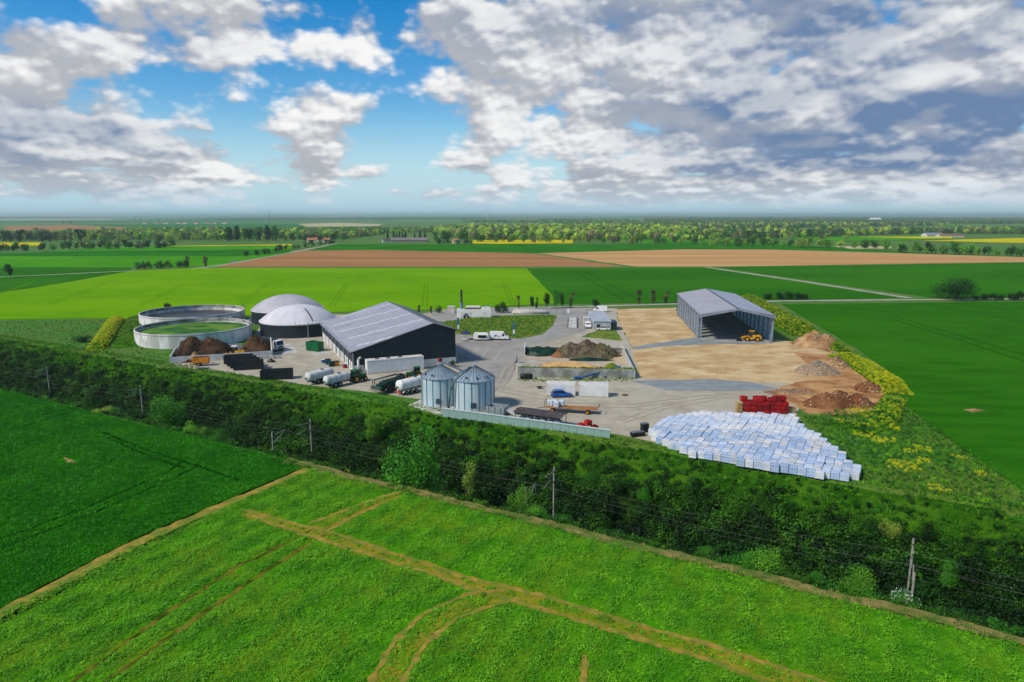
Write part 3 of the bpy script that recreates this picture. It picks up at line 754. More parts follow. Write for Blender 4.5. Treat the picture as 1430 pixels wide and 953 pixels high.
# ------------------------------------------------------------------ warehouse
CLAD = mat('anthracite_cladding', c(42, 54, 60), c(36, 47, 53), scale=0.4, rough=0.55, spec=0.25)
CLADB = mat('dark_bay', c(52, 62, 68), c(40, 48, 54), scale=0.4, rough=0.5)
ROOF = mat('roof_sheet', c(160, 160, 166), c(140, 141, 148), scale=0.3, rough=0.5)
PV = mat('solar_glass', c(176, 172, 180), c(156, 153, 163), scale=0.12, rough=0.35, spec=0.5, col3=c(172, 168, 174), scale3=0.3)  # pale lavender base carries the sky that the panels reflect
PVL = mat('roof_light', c(226, 224, 228), c(210, 208, 214), scale=0.4, rough=0.4)  # paler panels put the bright streaks of the solar roof into colour
def warehouse():
    A = G(493, 521); B = G(637, 508); rz = math.atan2(B.y - A.y, B.x - A.x)
    Wd, Ln = (B - A).length, 49.0
    xr, ze, zr, ze2 = 20.7, 5.2, 11.0, 9.0
    t = thing('warehouse', 'anthracite clad warehouse with long pale solar roof and white plinth', 'warehouse', A, rz)
    zt = lambda x: ze + (zr - ze) * x / xr if x < xr else zr + (ze2 - zr) * (x - xr) / (Wd - xr)
    for nm, y0 in (('gable_wall', 0.0), ('gable_wall', Ln - 0.2)):
        MB().prism([(0.12, 1.8), (Wd - .12, 1.8), (Wd - .12, ze2 - .1), (xr, zr - .1), (0.12, ze - .1)], y0 + 0.003, y0 + .2).build(nm, CLAD, t)
    box('plinth', WHITED, t, 0.05, Wd - .05, -.03, .25, 0, 1.8)
    box('side_wall', CLAD, t, Wd - .25, Wd, .25, Ln - .2, 0, ze2 - .15)
    nb = 8; bw = Ln / nb
    for k in range(nb):
        y0 = k * bw
        box('bay_panel', CLADB, t, .10, .28, y0 + .2, y0 + bw - .2, 2.5, ze - .1)
        box('side_plinth', WHITED, t, .06, .28, y0 + .2, y0 + bw - .2, 0, 2.48 if k in (4, 5, 6, 7) else .5)
        if k < 5:
            for dy in (1.0, 3.6):
                d = box('door', WHITE, t, .08, .2, y0 + dy, y0 + dy + 1.6, .5, 2.45)
                box('handle', GREYST, d, .04, .08, y0 + dy + 1.35, y0 + dy + 1.45, 1.3, 1.5)
            box('dark_opening', CLAD, t, .2, .26, y0 + .2, y0 + bw - .2, .5, 2.5)
    for k in range(nb + 1):
        box('column', STEEL, t, -.06, .3, max(0, k * bw - .16), k * bw + .16, 0, ze - .12)
    ov = 0.5
    for k in range(1, 24):
        x = k * Wd / 24; box('seam', mat('seam_dark', c(30, 40, 46), c(26, 34, 40)), t, x - .03, x + .03, -.03, .001, 1.85, zt(x) - .5)
    def slope(x0, x1, lift, th): return [(x0, zt(x0) + lift), (x1, zt(x1) + lift), (x1, zt(x1) + lift - th), (x0, zt(x0) + lift - th)]
    rf = MB().prism([(-ov, zt(0) - ov * .28 + .12), (xr, zr + .12), (xr, zr - .06), (-ov, zt(0) - ov * .28 - .06)], -.4, Ln + .4).build('roof', ROOF, t)
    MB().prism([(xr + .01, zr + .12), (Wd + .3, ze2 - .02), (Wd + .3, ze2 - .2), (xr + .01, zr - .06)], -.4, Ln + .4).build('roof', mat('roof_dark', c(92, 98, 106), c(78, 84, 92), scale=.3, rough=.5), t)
    m1, m2 = MB(), MB(); sl = (zr - ze) / xr
    nx, ny = 12, 46
    pw, pl = (xr - .5) / nx, (Ln - .2) / ny
    for i in range(nx):
        for j in range(ny):
            x0, y0 = .15 + i * pw, .1 + j * pl
            z0 = zt(x0) + .15; g = .03; x1 = x0 + pw - g; z1 = zt(x1) + .15
            m = m2 if ((j + (i * 2 // 3)) % 11 == 3 and 0 < i) else m1
            m.prism([(x0 + g, z0), (x1, z1), (x1, z1 + .05), (x0 + g, z0 + .05)], y0 + g, y0 + pl - g)
    m1.build('solar_panels', PV, rf, kind='stuff', fix=False); m2.build('streak_panels', PVL, rf, kind='stuff', fix=False)
    box('gutter', GREYST, t, -ov - .15, -ov + .02, -.4, Ln + .4, ze - .22, ze - .05)
    box('fascia', BLACK, t, -.3, Wd, -.42, -.37, ze - .2, ze - .1)
    MB().prism([(-ov, zt(0) - .06), (xr, zr + .10), (Wd + .3, ze2), (Wd + .3, ze2 - .25), (xr, zr - .2), (-ov, zt(0) - .36)], -.46, -.403).build('verge_trim', BLACK, t)
    MB().tube([(1.3, -.35, 0.3), (1.3, -.35, 3.2), (1.6, -.35, 3.7), (2.0, -.2, 3.7)], .28, 10).build('duct', WHITED, t, True)
    for x in (6, 11.5, 17): box('wall_lamp', BLACK, t, x, x + .35, -.25, -.03, 2.6, 2.85)
    return t, A, rz
WHT, WHA, WHR = warehouse()
wx = Vector((math.cos(WHR), math.sin(WHR), 0)); wy = Vector((-wx.y, wx.x, 0))
def white_annex():
    t = thing('container_annex', 'long white insulated container against the warehouse gable', 'container', WHA + wx * 2.9 - wy * 3.3, WHR)
    box('body', WHITE, t, 0, 14.2, 0, 2.6, .15, 3.3)
    for k in range(1, 12): box('seam', WHITED, t, k * 1.18, k * 1.18 + .05, -.02, 0, .2, 3.25)
    box('roof', WHITED, t, -.06, 14.26, -.06, 2.66, 3.303, 3.4)
    box('skid', GREYST, t, .1, 14.1, .05, 2.5, 0, .147)
    for x in (2.2, 5, 8): box('roof_unit', GREYST, t, x, x + .9, .9, 1.7, 3.4, 3.65)
    for i, (dx, s) in enumerate(((-2.0, 1.2), (-.9, .8))):
        q = tag(MB().box(dx, dx + .8, .6, 1.4, 0, s).cyl((dx + .4, 1, s), (dx + .4, 1, s + .5), .25).build('pump_unit', (GREYST, STEEL)[i]), ('tall grey pump unit between warehouse corner and white container', 'short bright pump unit touching the white container end')[i], 'pump')
        q.location = t.location; q.rotation_euler = t.rotation_euler
white_annex()


# ------------------------------------------------------------------ tanks and digesters
def ring_tank(px, rad, hh, label, content):
    t = thing('slurry_tank', label, 'tank', px)
    WALLM = mat('tank_concrete', c(253, 251, 248), c(238, 236, 232), scale=0.35, bump=0.15, col3=c(192, 190, 182), scale3=0.3, stretch=(1, 1, 0.35))
    w = MB().lathe([(rad, 0), (rad, hh), (rad - .28, hh), (rad - .28, .02)], 96).build('wall', WALLM, t)
    MB().lathe([(rad + .06, hh - .5), (rad + .10, hh - .38), (rad + .06, hh - .26)], 96).build('band', mat('hoop', c(190, 188, 184), c(170, 168, 164)), w)
    MB().lathe([(rad - .281, hh - 1.0), (rad - .30, hh - .8), (rad - .30, hh - .06), (rad - .281, hh - .02)], 96).build('stain', mat('tank_stain', c(150, 146, 136), c(196, 192, 184), scale=.5, col3=c(112, 108, 98), scale3=.22), w)
    content(t)
    for k in range(9):
        a0 = 0.35 + k * .05
        p = (math.cos(a0) * (rad + .15), math.sin(a0) * (rad + .15))
        MB().cyl((*p, hh - .3), (*p, hh + 1.0), .04, n=5).build('railing_post', GREYST, t)
    return t
TK1 = G(273, 473.5)
def fill1(t):
    bm = MB().lathe([(0.01, 3.25), (8, 3.4), (13, 3.2), (16.0, 2.9)], 48)
    o = bm.build('floating_growth', mat('tank_growth', c(46, 112, 20), c(24, 84, 14), scale=.25, detail=6, bump=.8, bscale=1.2, rough=.95, col3=c(104, 142, 24), scale3=.12, bdist=.3), t)
    MB().lathe([(16.0, 2.85), (16.4, 2.83)], 48).build('slurry', SOIL_DK, t)
ring_tank(TK1, 16.7, 4.2, 'round open concrete tank overgrown with green weeds', fill1)
TK2 = G(271, 452)
def fill2(t):
    MB().lathe([(.01, 2.6), (16.9, 2.6)], 64).build('slurry', mat('slurry', c(70, 62, 52), c(48, 42, 36), scale=.2, rough=.35), t)
ring_tank(TK2, 17.2, 4.6, 'round open concrete tank with bare dark slurry, behind the overgrown one', fill2)
def mixer(loc, rz, label, k):
    t = thing('tank_mixer', label, 'mixer', loc, rz)
    MB().tube([(0, 0, 3.2), (0, 0, 6.2)], .09).build('mast', STEEL, t)
    MB().tube([(0, 0, 5.6), (-1.6, 0, 5.2), (-2.4, 0, 3.6)], .07).build('arm', STEEL, t)
    box('platform', GREYST, t, -.6, 1.2, -.6, .6, 4.35, 4.45)
    if k: MB().cyl((-.2, -.3, 4.5), (-.2, .3, 4.5), .3, n=10).build('motor', BLACK, t)
    MB().tube([(1.2, -.6, 0), (1.2, -.6, 5.4)], .04).tube([(1.2, .6, 0), (1.2, .6, 5.4)], .04).build('ladder', GREYST, t)
mixer(TK1 + Vector((16.4, 3, 0)), 0, 'grey mixer mast with arm on the rim of the overgrown tank', 0)
mixer(TK1 + Vector((6, 16.4, 0)), R(70), 'mixer with black motor on the platform between the two open tanks', 1)
def digester(px, rad, wall, rise, label, strap):
    t = thing('biogas_digester', label, 'digester', px)
    MB().lathe([(rad, 0), (rad, wall)], 72).build('wall', mat('digester_cladding', c(40, 50, 58), c(32, 40, 48), scale=.5, rough=.55), t, True)
    RS = (rad * rad + rise * rise) / (2 * rise); th0 = math.asin(min(1, rad / RS))
    cap = lambda u: (RS * math.sin(th0 * (1 - u)), wall + .1 + RS * math.cos(th0 * (1 - u)) - (RS - rise))
    prof = [(rad + .15, wall - .1), (rad + .15, wall + .12)] + [cap(i / 16) for i in range(16)] + [(.01, wall + .1 + rise)]
    dm = MB().lathe(prof, 72).build('membrane_dome', mat('membrane', c(236, 230, 233), c(222, 217, 221), scale=.2, rough=.5, col3=c(214, 210, 213), scale3=.12) if strap else mat('membrane_darker', c(204, 198, 203), c(190, 185, 191), scale=.2, rough=.5, col3=c(182, 178, 182), scale3=.12), t, True)  # rear dome a tone darker, to set it off from the front one
    for k in range(16):
        a0 = k * math.pi / 8 + .2; MB().tube([(cap(u)[0] * math.cos(a0), cap(u)[0] * math.sin(a0), cap(u)[1] + .01) for u in [.02 + .93 * i / 8 for i in range(9)]], .035, 4).build('seam', mat('membrane_seam', c(198, 193, 197), c(186, 181, 186)), dm)
    MB().lathe([(rad + .17, wall - .25), (rad + .25, wall - .1), (rad + .2, wall + .14)], 72).build('clamp_ring', WHITED, t)
    if strap:
        pts = [(cap(u)[0] * .62, -cap(u)[0] * .785, cap(u)[1] + .08) for u in [.08 + .5 * i / 8 for i in range(9)]]
        MB().tube(pts, .16, 6).build('strap', BLACK, dm)
    for k in range(7):
        a0 = -1.35 + k * .1; p = (math.cos(a0) * (rad + .5), math.sin(a0) * (rad + .5)); MB().cyl((*p, wall - .5), (*p, wall + 1.1), .04, n=5).build('railing_post', GREYST, t)
    MB().cyl((rad * .5, -rad * .9, 0), (rad * .5, -rad * .9, wall + .6), .12, n=8).build('vent_pipe', STEEL, t)
D1 = (G(367, 464) + G(470, 464)) / 2
digester(D1, 12.3, 4.3, 4.9, 'pale domed biogas digester with black strap beside the warehouse', True)
D2 = (G(355, 448) + G(451, 448)) / 2
digester(D2, 12.6, 4.6, 5.0, 'pale domed biogas digester behind the one with the strap', False)


# ------------------------------------------------------------------ grain silos
SILO = mat('silo_steel', c(206, 230, 238), c(188, 216, 226), scale=.6, rough=.4, metal=.1, col3=c(214, 222, 224), scale3=.25, obj=True)
SILOR = mat('silo_roof_steel', c(176, 192, 202), c(150, 168, 180), scale=.8, rough=.35, metal=.3)
SILOD = mat('silo_rib', c(84, 98, 108), c(70, 84, 94), scale=1, rough=.45, metal=.2)
def silo(px, rad, hh, rise, label, vents, nrib):
    t = thing('grain_silo', label, 'silo', px)
    MB().lathe([(rad + .35, 0), (rad + .35, .18), (.01, .18)], 32).build('base', CONC, t)
    prof = []
    nz = 22
    for i in range(nz + 1): prof += [(rad + .02 * (1 if i % 2 else -1), .2 + (hh - .2) * i / nz)]
    MB().lathe(prof, 48).build('shell', SILO, t, True)
    for k in range(nrib):
        a0 = 2 * math.pi * k / nrib + .1; M_ = Matrix.Rotation(a0, 4, 'Z')
        MB().box(rad, rad + .07, -.055, .055, .18, hh, M_).build('stiffener', SILOD, t)
    rf = MB().lathe([(rad + .22, hh - .12), (rad + .2, hh), (.55, hh + rise), (.5, hh + rise)], 48).build('roof', SILOR, t)
    for k in range(28):
        a0 = 2 * math.pi * k / 28; u = Vector((math.cos(a0), math.sin(a0), 0))
        MB().cyl(u * (rad + .18) + Vector((0, 0, hh + .04)), u * .6 + Vector((0, 0, hh + rise + .03)), .04, n=4).build('roof_rib', SILOD, rf)
    MB().lathe([(.55, hh + rise - .05), (.55, hh + rise + .3), (.62, hh + rise + .34), (.01, hh + rise + .5)], 16).build('cap', STEEL, t)
    for k in range(vents):
        a0 = -2.6 + k * .62; u = Vector((math.cos(a0), math.sin(a0), 0)) * rad * .86; zz = hh + rise * .14
        v = MB().cyl((u.x, u.y, zz - .1), (u.x, u.y, zz + .35), .24, n=10).build('roof_vent', STEEL, t)
        MB().cyl((u.x, u.y, zz + .36), (u.x, u.y, zz + .5), .36, .2, n=10).build('vent_cap', SILOD, v)
    ld = MB()
    a0 = -2.75; u = Vector((math.cos(a0), math.sin(a0), 0)); w = Vector((-u.y, u.x, 0))
    for sg in (-.22, .22): ld.cyl(u * (rad + .2) + w * sg + Vector((0, 0, .3)), u * (rad + .2) + w * sg + Vector((0, 0, hh + .4)), .03, n=4)
    for k in range(18):
        z = .5 + k * (hh - .5) / 18; ld.cyl(u * (rad + .2) - w * .22 + Vector((0, 0, z)), u * (rad + .2) + w * .22 + Vector((0, 0, z)), .02, n=4)
    ld.build('ladder', SILOD, t)
    box('access_hatch', SILOD, t, -.5, .5, -rad - .1, -rad + .05, .9, 1.9)
    return t
S1 = (G(590, 563) + G(640, 563)) / 2
s1 = silo(S1, 3.75, 5.9, 2.1, 'galvanised grain silo with orange auger head, beside the white tanker trailer', 2, 16)
S2 = (G(634, 568) + G(691, 568)) / 2
s2 = silo(S2, 4.1, 6.1, 2.2, 'galvanised grain silo with a ring of roof vents next to the steel hopper', 5, 18)
t = thing('silo_auger', 'pale grain auger with orange head running off the silo top', 'auger', S1 + Vector((0, 0, 8.55)), R(8))
MB().cyl((0, 0, .3), (7.5, 5.0, -4.2), .17, n=8).build('tube', WHITED, t)
MB().cyl((-.1, 0, .2), (-.1, 0, .9), .3, .22, n=10).build('motor', ORRED, t); box('motor_mount', BLACK, t, .1, .55, -.2, .2, .25, .8)
t = thing('silo_spout', 'green elbow of filling pipe climbing between the two silos', 'pipe', S2, 0)
MB().tube([(-5.0, -2.2, .3), (-4.6, -2.6, 4.2), (-3.4, -2.4, 6.2), (-.8, -.6, 8.3)], .2, 8).build('pipe', mat('pipe_teal', c(96, 128, 136), c(80, 108, 116), rough=.4), t, True)
MB().cyl((-5, -2.2, 0), (-5, -2.2, .3), .4, n=10).build('foot', SILOD, t)
p, rz, L = frame((686, 577), (718, 581))
t = thing('steel_hopper', 'open galvanised hopper box with sloping chute beside the vented silo', 'hopper', p, rz)
hb = MB()
for a4 in ((-3, .8, -1.3, -1.22), (-3, .8, 1.22, 1.3), (-3, -2.92, -1.219, 1.219), (.72, .8, -1.219, 1.219)): hb.box(a4[0], a4[1], a4[2], a4[3], .1, 1.7)
hb.build('side', STEEL, t); box('floor', STEEL, t, -2.9, .7, -1.2, 1.2, .1, .16)
MB().prism([(.82, 1.3), (3.1, .12), (3.1, .02), (.82, 1.1)], -.6, .6).build('chute', WHITED, t)
for x in (-2.4, -1.1, .2): box('rib', SILOD, t, x, x + .08, -1.36, -1.3, .1, 1.7)
# retaining wall along the edge of the yard
p0, p1 = G(618, 580), G(852, 612)
rz = math.atan2(p1.y - p0.y, p1.x - p0.x); L = (p1 - p0).length
t = thing('retaining_wall', 'long low concrete panel wall in front of silos and shelter', 'wall', p0, rz)
RW = mat('wall_teal_stain', c(150, 182, 172), c(118, 156, 146), scale=.5, rough=.8, col3=c(170, 186, 180), scale3=.3, obj=True)
box('coping', mat('wall_coping', c(206, 222, 218), c(186, 204, 198), scale=.6), t, 0, L, -.18, .28, 1.36, 1.46)
npan = 22
pm = MB().box(.02, L / npan - .02, -.08, .2, -.3, 1.355).build('panel', RW, t)
for k in range(1, npan): q = link('panel', pm.data, t); q.location = (k * L / npan, 0, 0)
# mobile shelter
p, rz, L = frame((724, 592), (787, 601))
t = thing('open_shelter', 'low open shelter with dark brown roof over stacked white sacks', 'shelter', p + Vector((0, 1.2, 0)), rz)
MB().prism([(-1.75, 2.35), (0, 2.7), (1.75, 2.45), (1.75, 2.37), (0, 2.62), (-1.75, 2.27)], -L / 2 - .3, L / 2 + .3, 'x').build('roof', mat('felt_brown', c(84, 76, 78), c(66, 60, 62), scale=.8, rough=.9), t)
for x in (-L / 2, -L / 6, L / 6, L / 2 - .1):
    for y in (-1.55, 1.5): box('post', BLACK, t, x, x + .1, y, y + .1, 0, 2.33)
box('rail', BLACK, t, -L / 2, L / 2, -1.63, -1.56, .85, 1.0); box('rail', BLACK, t, -L / 2, L / 2, -1.63, -1.56, 1.95, 2.2)
SACK = mat('sack_white', c(216, 224, 232), c(186, 198, 212), scale=1.2, rough=.6, bump=.2, bscale=3)
for k in range(6):
    x = -L / 2 + .55 + k * (L - .4) / 6
    q = tag(MB().box(x, x + 1.1, -1.2, .2, .02, 1.35 + .12 * (k % 2)).build('white_sack', SACK), 'white bulk sack stored under the dark shelter roof', 'sack', 'sacks under the open shelter')
    q.location = t.location; q.rotation_euler = t.rotation_euler


# ------------------------------------------------------------------ open barn
def barn():
    A, B = G(978, 477), G(1074, 477)
    C0 = G(946, 440); Ln = (C0 - A).length; wdt = (B - A).length
    l = (C0 - A).normalized(); rz = math.atan2(l.y, l.x) - math.pi / 2
    # keep the frame square: width along the local x axis
    t = thing('open_barn', 'open-fronted steel barn with pale solar roof on the sand pad', 'barn', A, rz)
    he, hr = 8.3, 10.2; n = 10; bay = Ln / n
    BST = mat('barn_steel', c(150, 160, 174), c(128, 138, 152), scale=.6, rough=.5)
    for k in range(n + 1):
        y = k * bay
        for x in (0, wdt):
            box('column', BST, t, x - .22, x + .22, y - .18, y + .18, 0, he)
        MB().prism([(.22, he - .7), (wdt / 2, hr - .5), (wdt - .22, he - .7), (wdt - .22, he - .1), (wdt / 2, hr - .02), (.22, he - .1)], y - .1, y + .1).build('rafter', BST, t)
    SH = mat('barn_sheet', c(150, 164, 180), c(128, 142, 158), scale=.4, rough=.5)
    SHT = mat('barn_sheet_translucent', c(226, 240, 250), c(210, 226, 238), scale=.4, rough=.5, transl=.8)
    BACK = mat('barn_back', c(92, 104, 116), c(78, 88, 98), scale=.4, rough=.6)
    for k in range(n):
        for r in range(4):
            z0 = .4 + r * 1.95
            box('wall_panel', SHT, t, wdt + .23, wdt + .29, k * bay + .04, (k + 1) * bay - .04, z0, z0 + 1.88)
        for z0 in (2.3, 4.25, 6.2): box('girt', BST, t, wdt + .1, wdt + .22, k * bay + .18, (k + 1) * bay - .18, z0, z0 + .12)
        if k > 0:
            box('wall_panel', SH, t, -.10, -.04, k * bay + .2, k * bay + bay * .52, .4, he - .5)
        box('wall_panel', SH, t, -.10, -.04, k * bay + .2, (k + 1) * bay - .2, he - 1.3, he - .12) if k == 0 else None
    for k in range(6):
        x0 = .3 + k * (wdt - .6) / 6
        box('back_panel', BACK, t, x0, x0 + (wdt - .6) / 6 - .04, Ln + .2, Ln + .26, .2, he - .2)
    sl = (hr - he) / (wdt / 2)
    for sg, x0, x1 in ((0, -.7, wdt / 2), (1, wdt / 2 + .005, wdt + .7)):
        za = he + .05 - .7 * sl; zb = hr + .05
        zz = (za, zb) if sg == 0 else (zb, za)
        rf = MB().prism([(x0, zz[0] + .12), (x1, zz[1] + .12), (x1, zz[1]), (x0, zz[0])], -.8, Ln + .6).build('roof', ROOF if sg == 0 else mat('roof_off_sun', c(150, 160, 178), c(132, 142, 160), scale=.2, rough=.4), t)  # cooler blue-grey paints in this slope's turn away from the sun
        pm_ = MB(); nx, ny = 6, 32
        for i in range(nx):
            for j in range(ny):
                xa = x0 + .3 + i * (x1 - x0 - .6) / nx; xb = xa + (x1 - x0 - .6) / nx - .04
                f = lambda x: zz[0] + (zz[1] - zz[0]) * (x - x0) / (x1 - x0) + .15
                ya = -.4 + j * (Ln + .6) / ny
                pm_.prism([(xa, f(xa)), (xb, f(xb)), (xb, f(xb) + .05), (xa, f(xa) + .05)], ya, ya + (Ln + .6) / ny - .05)
        pm_.build('solar_panels', PV if sg == 0 else mat('solar_off_sun', c(168, 176, 192), c(146, 156, 176), scale=.15, rough=.3, spec=.5), rf, kind='stuff', fix=False)  # panel colour also shifted for the slope off the sun
    box('ridge_cap', BLACK, t, wdt / 2 - .2, wdt / 2 + .2, -.85, Ln + .65, hr + .225, hr + .27)
    MB().prism([(-.7, he - .25), (wdt / 2, hr + .2), (wdt + .7, he - .25), (wdt + .7, he - .75), (wdt / 2, hr - .35), (-.7, he - .75)], -.86, -.805).build('verge_trim', BST, t)
    sheet('barn_floor', [tuple((A + Matrix.Rotation(rz, 3, 'Z') @ Vector(q))[:2]) for q in ((.3, .0, 0), (wdt - .3, 0, 0), (wdt - .3, Ln, 0), (.3, Ln, 0))], 0.075, mat('barn_floor', c(176, 176, 170), c(150, 150, 144), scale=.3, rough=.95), px=False)
    return A, rz, wdt, Ln
BA, BR, BW, BL = barn()


# ------------------------------------------------------------------ walls and heaps
def heap(name, label, cat, loc, rx, ry, h, m, seed=1, rz=0.0, peaks=None, rough=0.12, n=34):
    g = np.random.default_rng(seed)
    V, Fq = [], []
    pk = peaks or [(0, 0, 1.0, .9)]
    ph = g.random((10, 3)) * 6.28; kk = g.normal(size=(10, 2)) * 4.5
    for j in range(n + 1):
        r = j / n
        for i in range(2 * n):
            th = math.pi * i / n
            edge = 1 + .10 * math.sin(3 * th + ph[0, 0]) + .07 * math.sin(7 * th + ph[1, 0]) + .04 * math.sin(13 * th + ph[2, 0])
            x, y = r * math.cos(th) * edge, r * math.sin(th) * edge
            z = max(a * max(0, 1 - ((x - px_) ** 2 + (y - py_) ** 2) ** .5 / w) ** .85 for px_, py_, a, w in pk)
            z += .10 * sum(math.sin(x * kk[q, 0] + y * kk[q, 1] + ph[q, 1]) for q in range(10)) / 4 * (z > .02)
            z += rough * .35 * float(g.normal()) * (0.2 + z)
            z = max(0, z) * min(1, (1 - r) * 4.0)
            V.append((x * rx, y * ry, z * h - (.15 if j == n else 0)))
    m2 = 2 * n
    for j in range(n):
        for i in range(m2):
            Fq.append((j * m2 + i, j * m2 + (i + 1) % m2, (j + 1) * m2 + (i + 1) % m2, (j + 1) * m2 + i))
    o = link(name, mesh_np(name, V, Fq, m, True)); o.location = loc; o.rotation_euler = (0, 0, rz)
    return tag(o, label, cat)
# manure bunker
p, rz, L = frame((239, 508.5), (381, 499))
t = thing('manure_bunker', 'low white concrete bunker walls round the dark compost', 'bunker', G(239, 508.5), rz)
npan = 14
pm = MB().box(.01, L / npan - .02, 0, .25, 0, 1.75).build('panel', WHITED, t)
for k in range(1, npan): q = link('panel', pm.data, t); q.location = (k * L / npan, 0, 0)
MB().box(-.26, -.005, 0, 13, 0, 1.9).build('end_wall', WHITED, t)
MB().prism([(.26, 0), (8, 0), (8, 4.2), (.26, 1.75)], L - .3, L - .02, 'x').build('end_wall', WHITED, t)
box('back_wall', WHITED, t, 0, L - 8, 13.01, 13.25, 0, 2.0)
bx_ = Vector((math.cos(rz), math.sin(rz), 0)); by_ = Vector((-bx_.y, bx_.x, 0)); BO = G(239, 508.5)
heap('compost_heap', 'long dark brown compost heap behind the white bunker wall', 'heap', BO + bx_ * 7.8 + by_ * 6.4, 8.4, 6.2, 5.2, SOIL_DK, 3, rz, [(-.45, .2, 1.0, 1.0), (.2, .1, .85, 1.1)])
heap('compost_heap', 'pointed dark compost heap behind the yellow loader', 'heap', BO + bx_ * 20.5 + by_ * 9.5, 5.2, 4.6, 5.3, SOIL_DK, 5, rz, [(0.1, 0, 1.0, .95)])
heap('spoil_heap', 'small pale spoil heap at the foot of the long compost heap', 'heap', BO + bx_ * 5.6 + by_ * 1.9, 2.6, 1.3, 2.2, SOIL_TAN, 6, rz)
# storage bunkers in the middle of the yard
p, rz, L = frame((723, 527), (885, 529.5))
t = thing('storage_bunker', 'grey concrete panel bunker with open bays of sand and silage', 'bunker', G(723, 527), rz)
npan = 15; hh = 2.3
pm = MB().box(.015, L / npan - .02, 0, .22, 0, hh).build('panel', mat('panel_grey', c(176, 178, 172), c(150, 152, 146), scale=.7, bump=.2, col3=c(128, 130, 122), scale3=.4), t)
for k in range(1, npan): q = link('panel', pm.data, t); q.location = (k * L / npan, 0, 0)
box('side_wall', CONC, t, L + .01, L + .3, .0, 36, 0, 2.0)
box('side_wall', CONCD, t, -1.3, -1.0, 8, 16, 0, 2.0)
box('middle_wall', CONC, t, -1.0, 8.5, 8.0, 8.25, 0, 1.7)
box('back_wall', CONCD, t, 0, L, 30, 30.25, 0, 1.6)
box('side_wall', WHITED, t, .2, .5, 26, 33, 0, 2.2)
SBO = G(723, 527); sx_ = Vector((math.cos(rz), math.sin(rz), 0)); sy_ = Vector((-sx_.y, sx_.x, 0))
sheet('bunker_floor', [tuple((SBO + sx_ * a_ + sy_ * b_)[:2]) for a_, b_ in ((0, .3), (L, .3), (L, 29.9), (0, 29.9))], 0.07, mat('bunker_slab', c(190, 182, 166), c(165, 156, 140), scale=.25, rough=.95, col3=c(200, 176, 140), scale3=.15), px=False)
heap('sand_heap', 'broad sand heap behind the grey panel wall', 'heap', SBO + sx_ * 12.5 + sy_ * 6.5, 9.5, 4.6, 2.6, SANDH, 8, rz, [(-.35, 0, 1.0, .9), (.15, .1, .9, .9), (.5, 0, .75, .7)])
heap('earth_heap', 'weedy sand heap at the white side wall', 'heap', SBO + sx_ * 23 + sy_ * 6, 4.0, 4.5, 2.6, GRASS, 9, rz)
SILAGE = mat('silage', c(122, 108, 86), c(70, 56, 44), scale=.6, detail=7, rough=.95, bump=.9, bscale=1.6, col3=c(96, 98, 60), scale3=.25, bdist=.4)
heap('silage_heap', 'long brown silage heap behind the green sheet', 'heap', SBO + sx_ * 17.5 + sy_ * 26, 9.5, 5.6, 4.4, SILAGE, 10, rz, [(-.45, 0, .85, .8), (0, 0, 1.0, .8), (.4, 0, .85, .8)])
TARP = mat('tarpaulin_green', c(16, 60, 44), c(8, 36, 30), scale=.8, rough=.5, bump=.4, bscale=2)
heap('tarpaulin', 'dark green tarpaulin hump beside the silage heap', 'tarpaulin', SBO + sx_ * 5.2 + sy_ * 27.5, 5.4, 3.2, 2.6, TARP, 11, rz, [(-.2, 0, .9, 1.1), (.3, 0, .9, 1.1)], rough=.05)
heap('tarpaulin', 'flat dark green tarpaulin along the foot of the silage heap', 'tarpaulin', SBO + sx_ * 18 + sy_ * 20.4, 6.5, 1.6, .9, TARP, 12, rz, [(0, 0, .9, 1.2)], rough=.05)
heap('straw_heap', 'little orange-brown heap between tarpaulin hump and silage', 'heap', SBO + sx_ * 9.6 + sy_ * 24.5, 2.2, 2.0, 1.8, SOIL_RED, 13, rz)
heap('grass_mound', 'grassy mound behind the silage heap', 'mound', SBO + sx_ * 17 + sy_ * 34, 8.0, 3.6, 2.0, GRASS, 14, rz)
# earth heaps by the barn
heap('earth_heap', 'tan earth heap with dark crest at the end of the flowering bank', 'heap', G(1140, 484), 8.2, 9.0, 4.0, SOIL_TAN, 21, R(-20), [(-.1, .35, 1.0, .75), (.3, .2, .8, .6)])
heap('gravel_heap', 'pointed grey-brown gravel heap on the sand pad', 'heap', G(1141, 521), 6.0, 4.8, 2.9, GRAVELH, 22, 0, [(0.05, .1, 1.0, .95)])
heap('earth_heap', 'small tan heap tucked behind the gravel heap', 'heap', G(1168, 512), 3.6, 3.2, 2.6, SOIL_TAN, 23)
heap('earth_heap', 'wide red-brown earth heap near the red crates', 'heap', G(1168, 566), 7.8, 5.0, 3.2, SOIL_RED, 24, R(4), [(-.3, .0, .8, .7), (.05, .1, 1.0, .7), (.5, 0, .85, .6)])
heap('earth_heap', 'low brown earth heap below the yellow bank', 'heap', G(1212, 545), 3.8, 4.0, 2.2, SOIL_RED, 25)
heap('earth_heap', 'flat brown scrape of earth beside the red-brown heap', 'heap', G(1100, 548), 6.5, 3.2, .5, SOIL_TAN, 26)

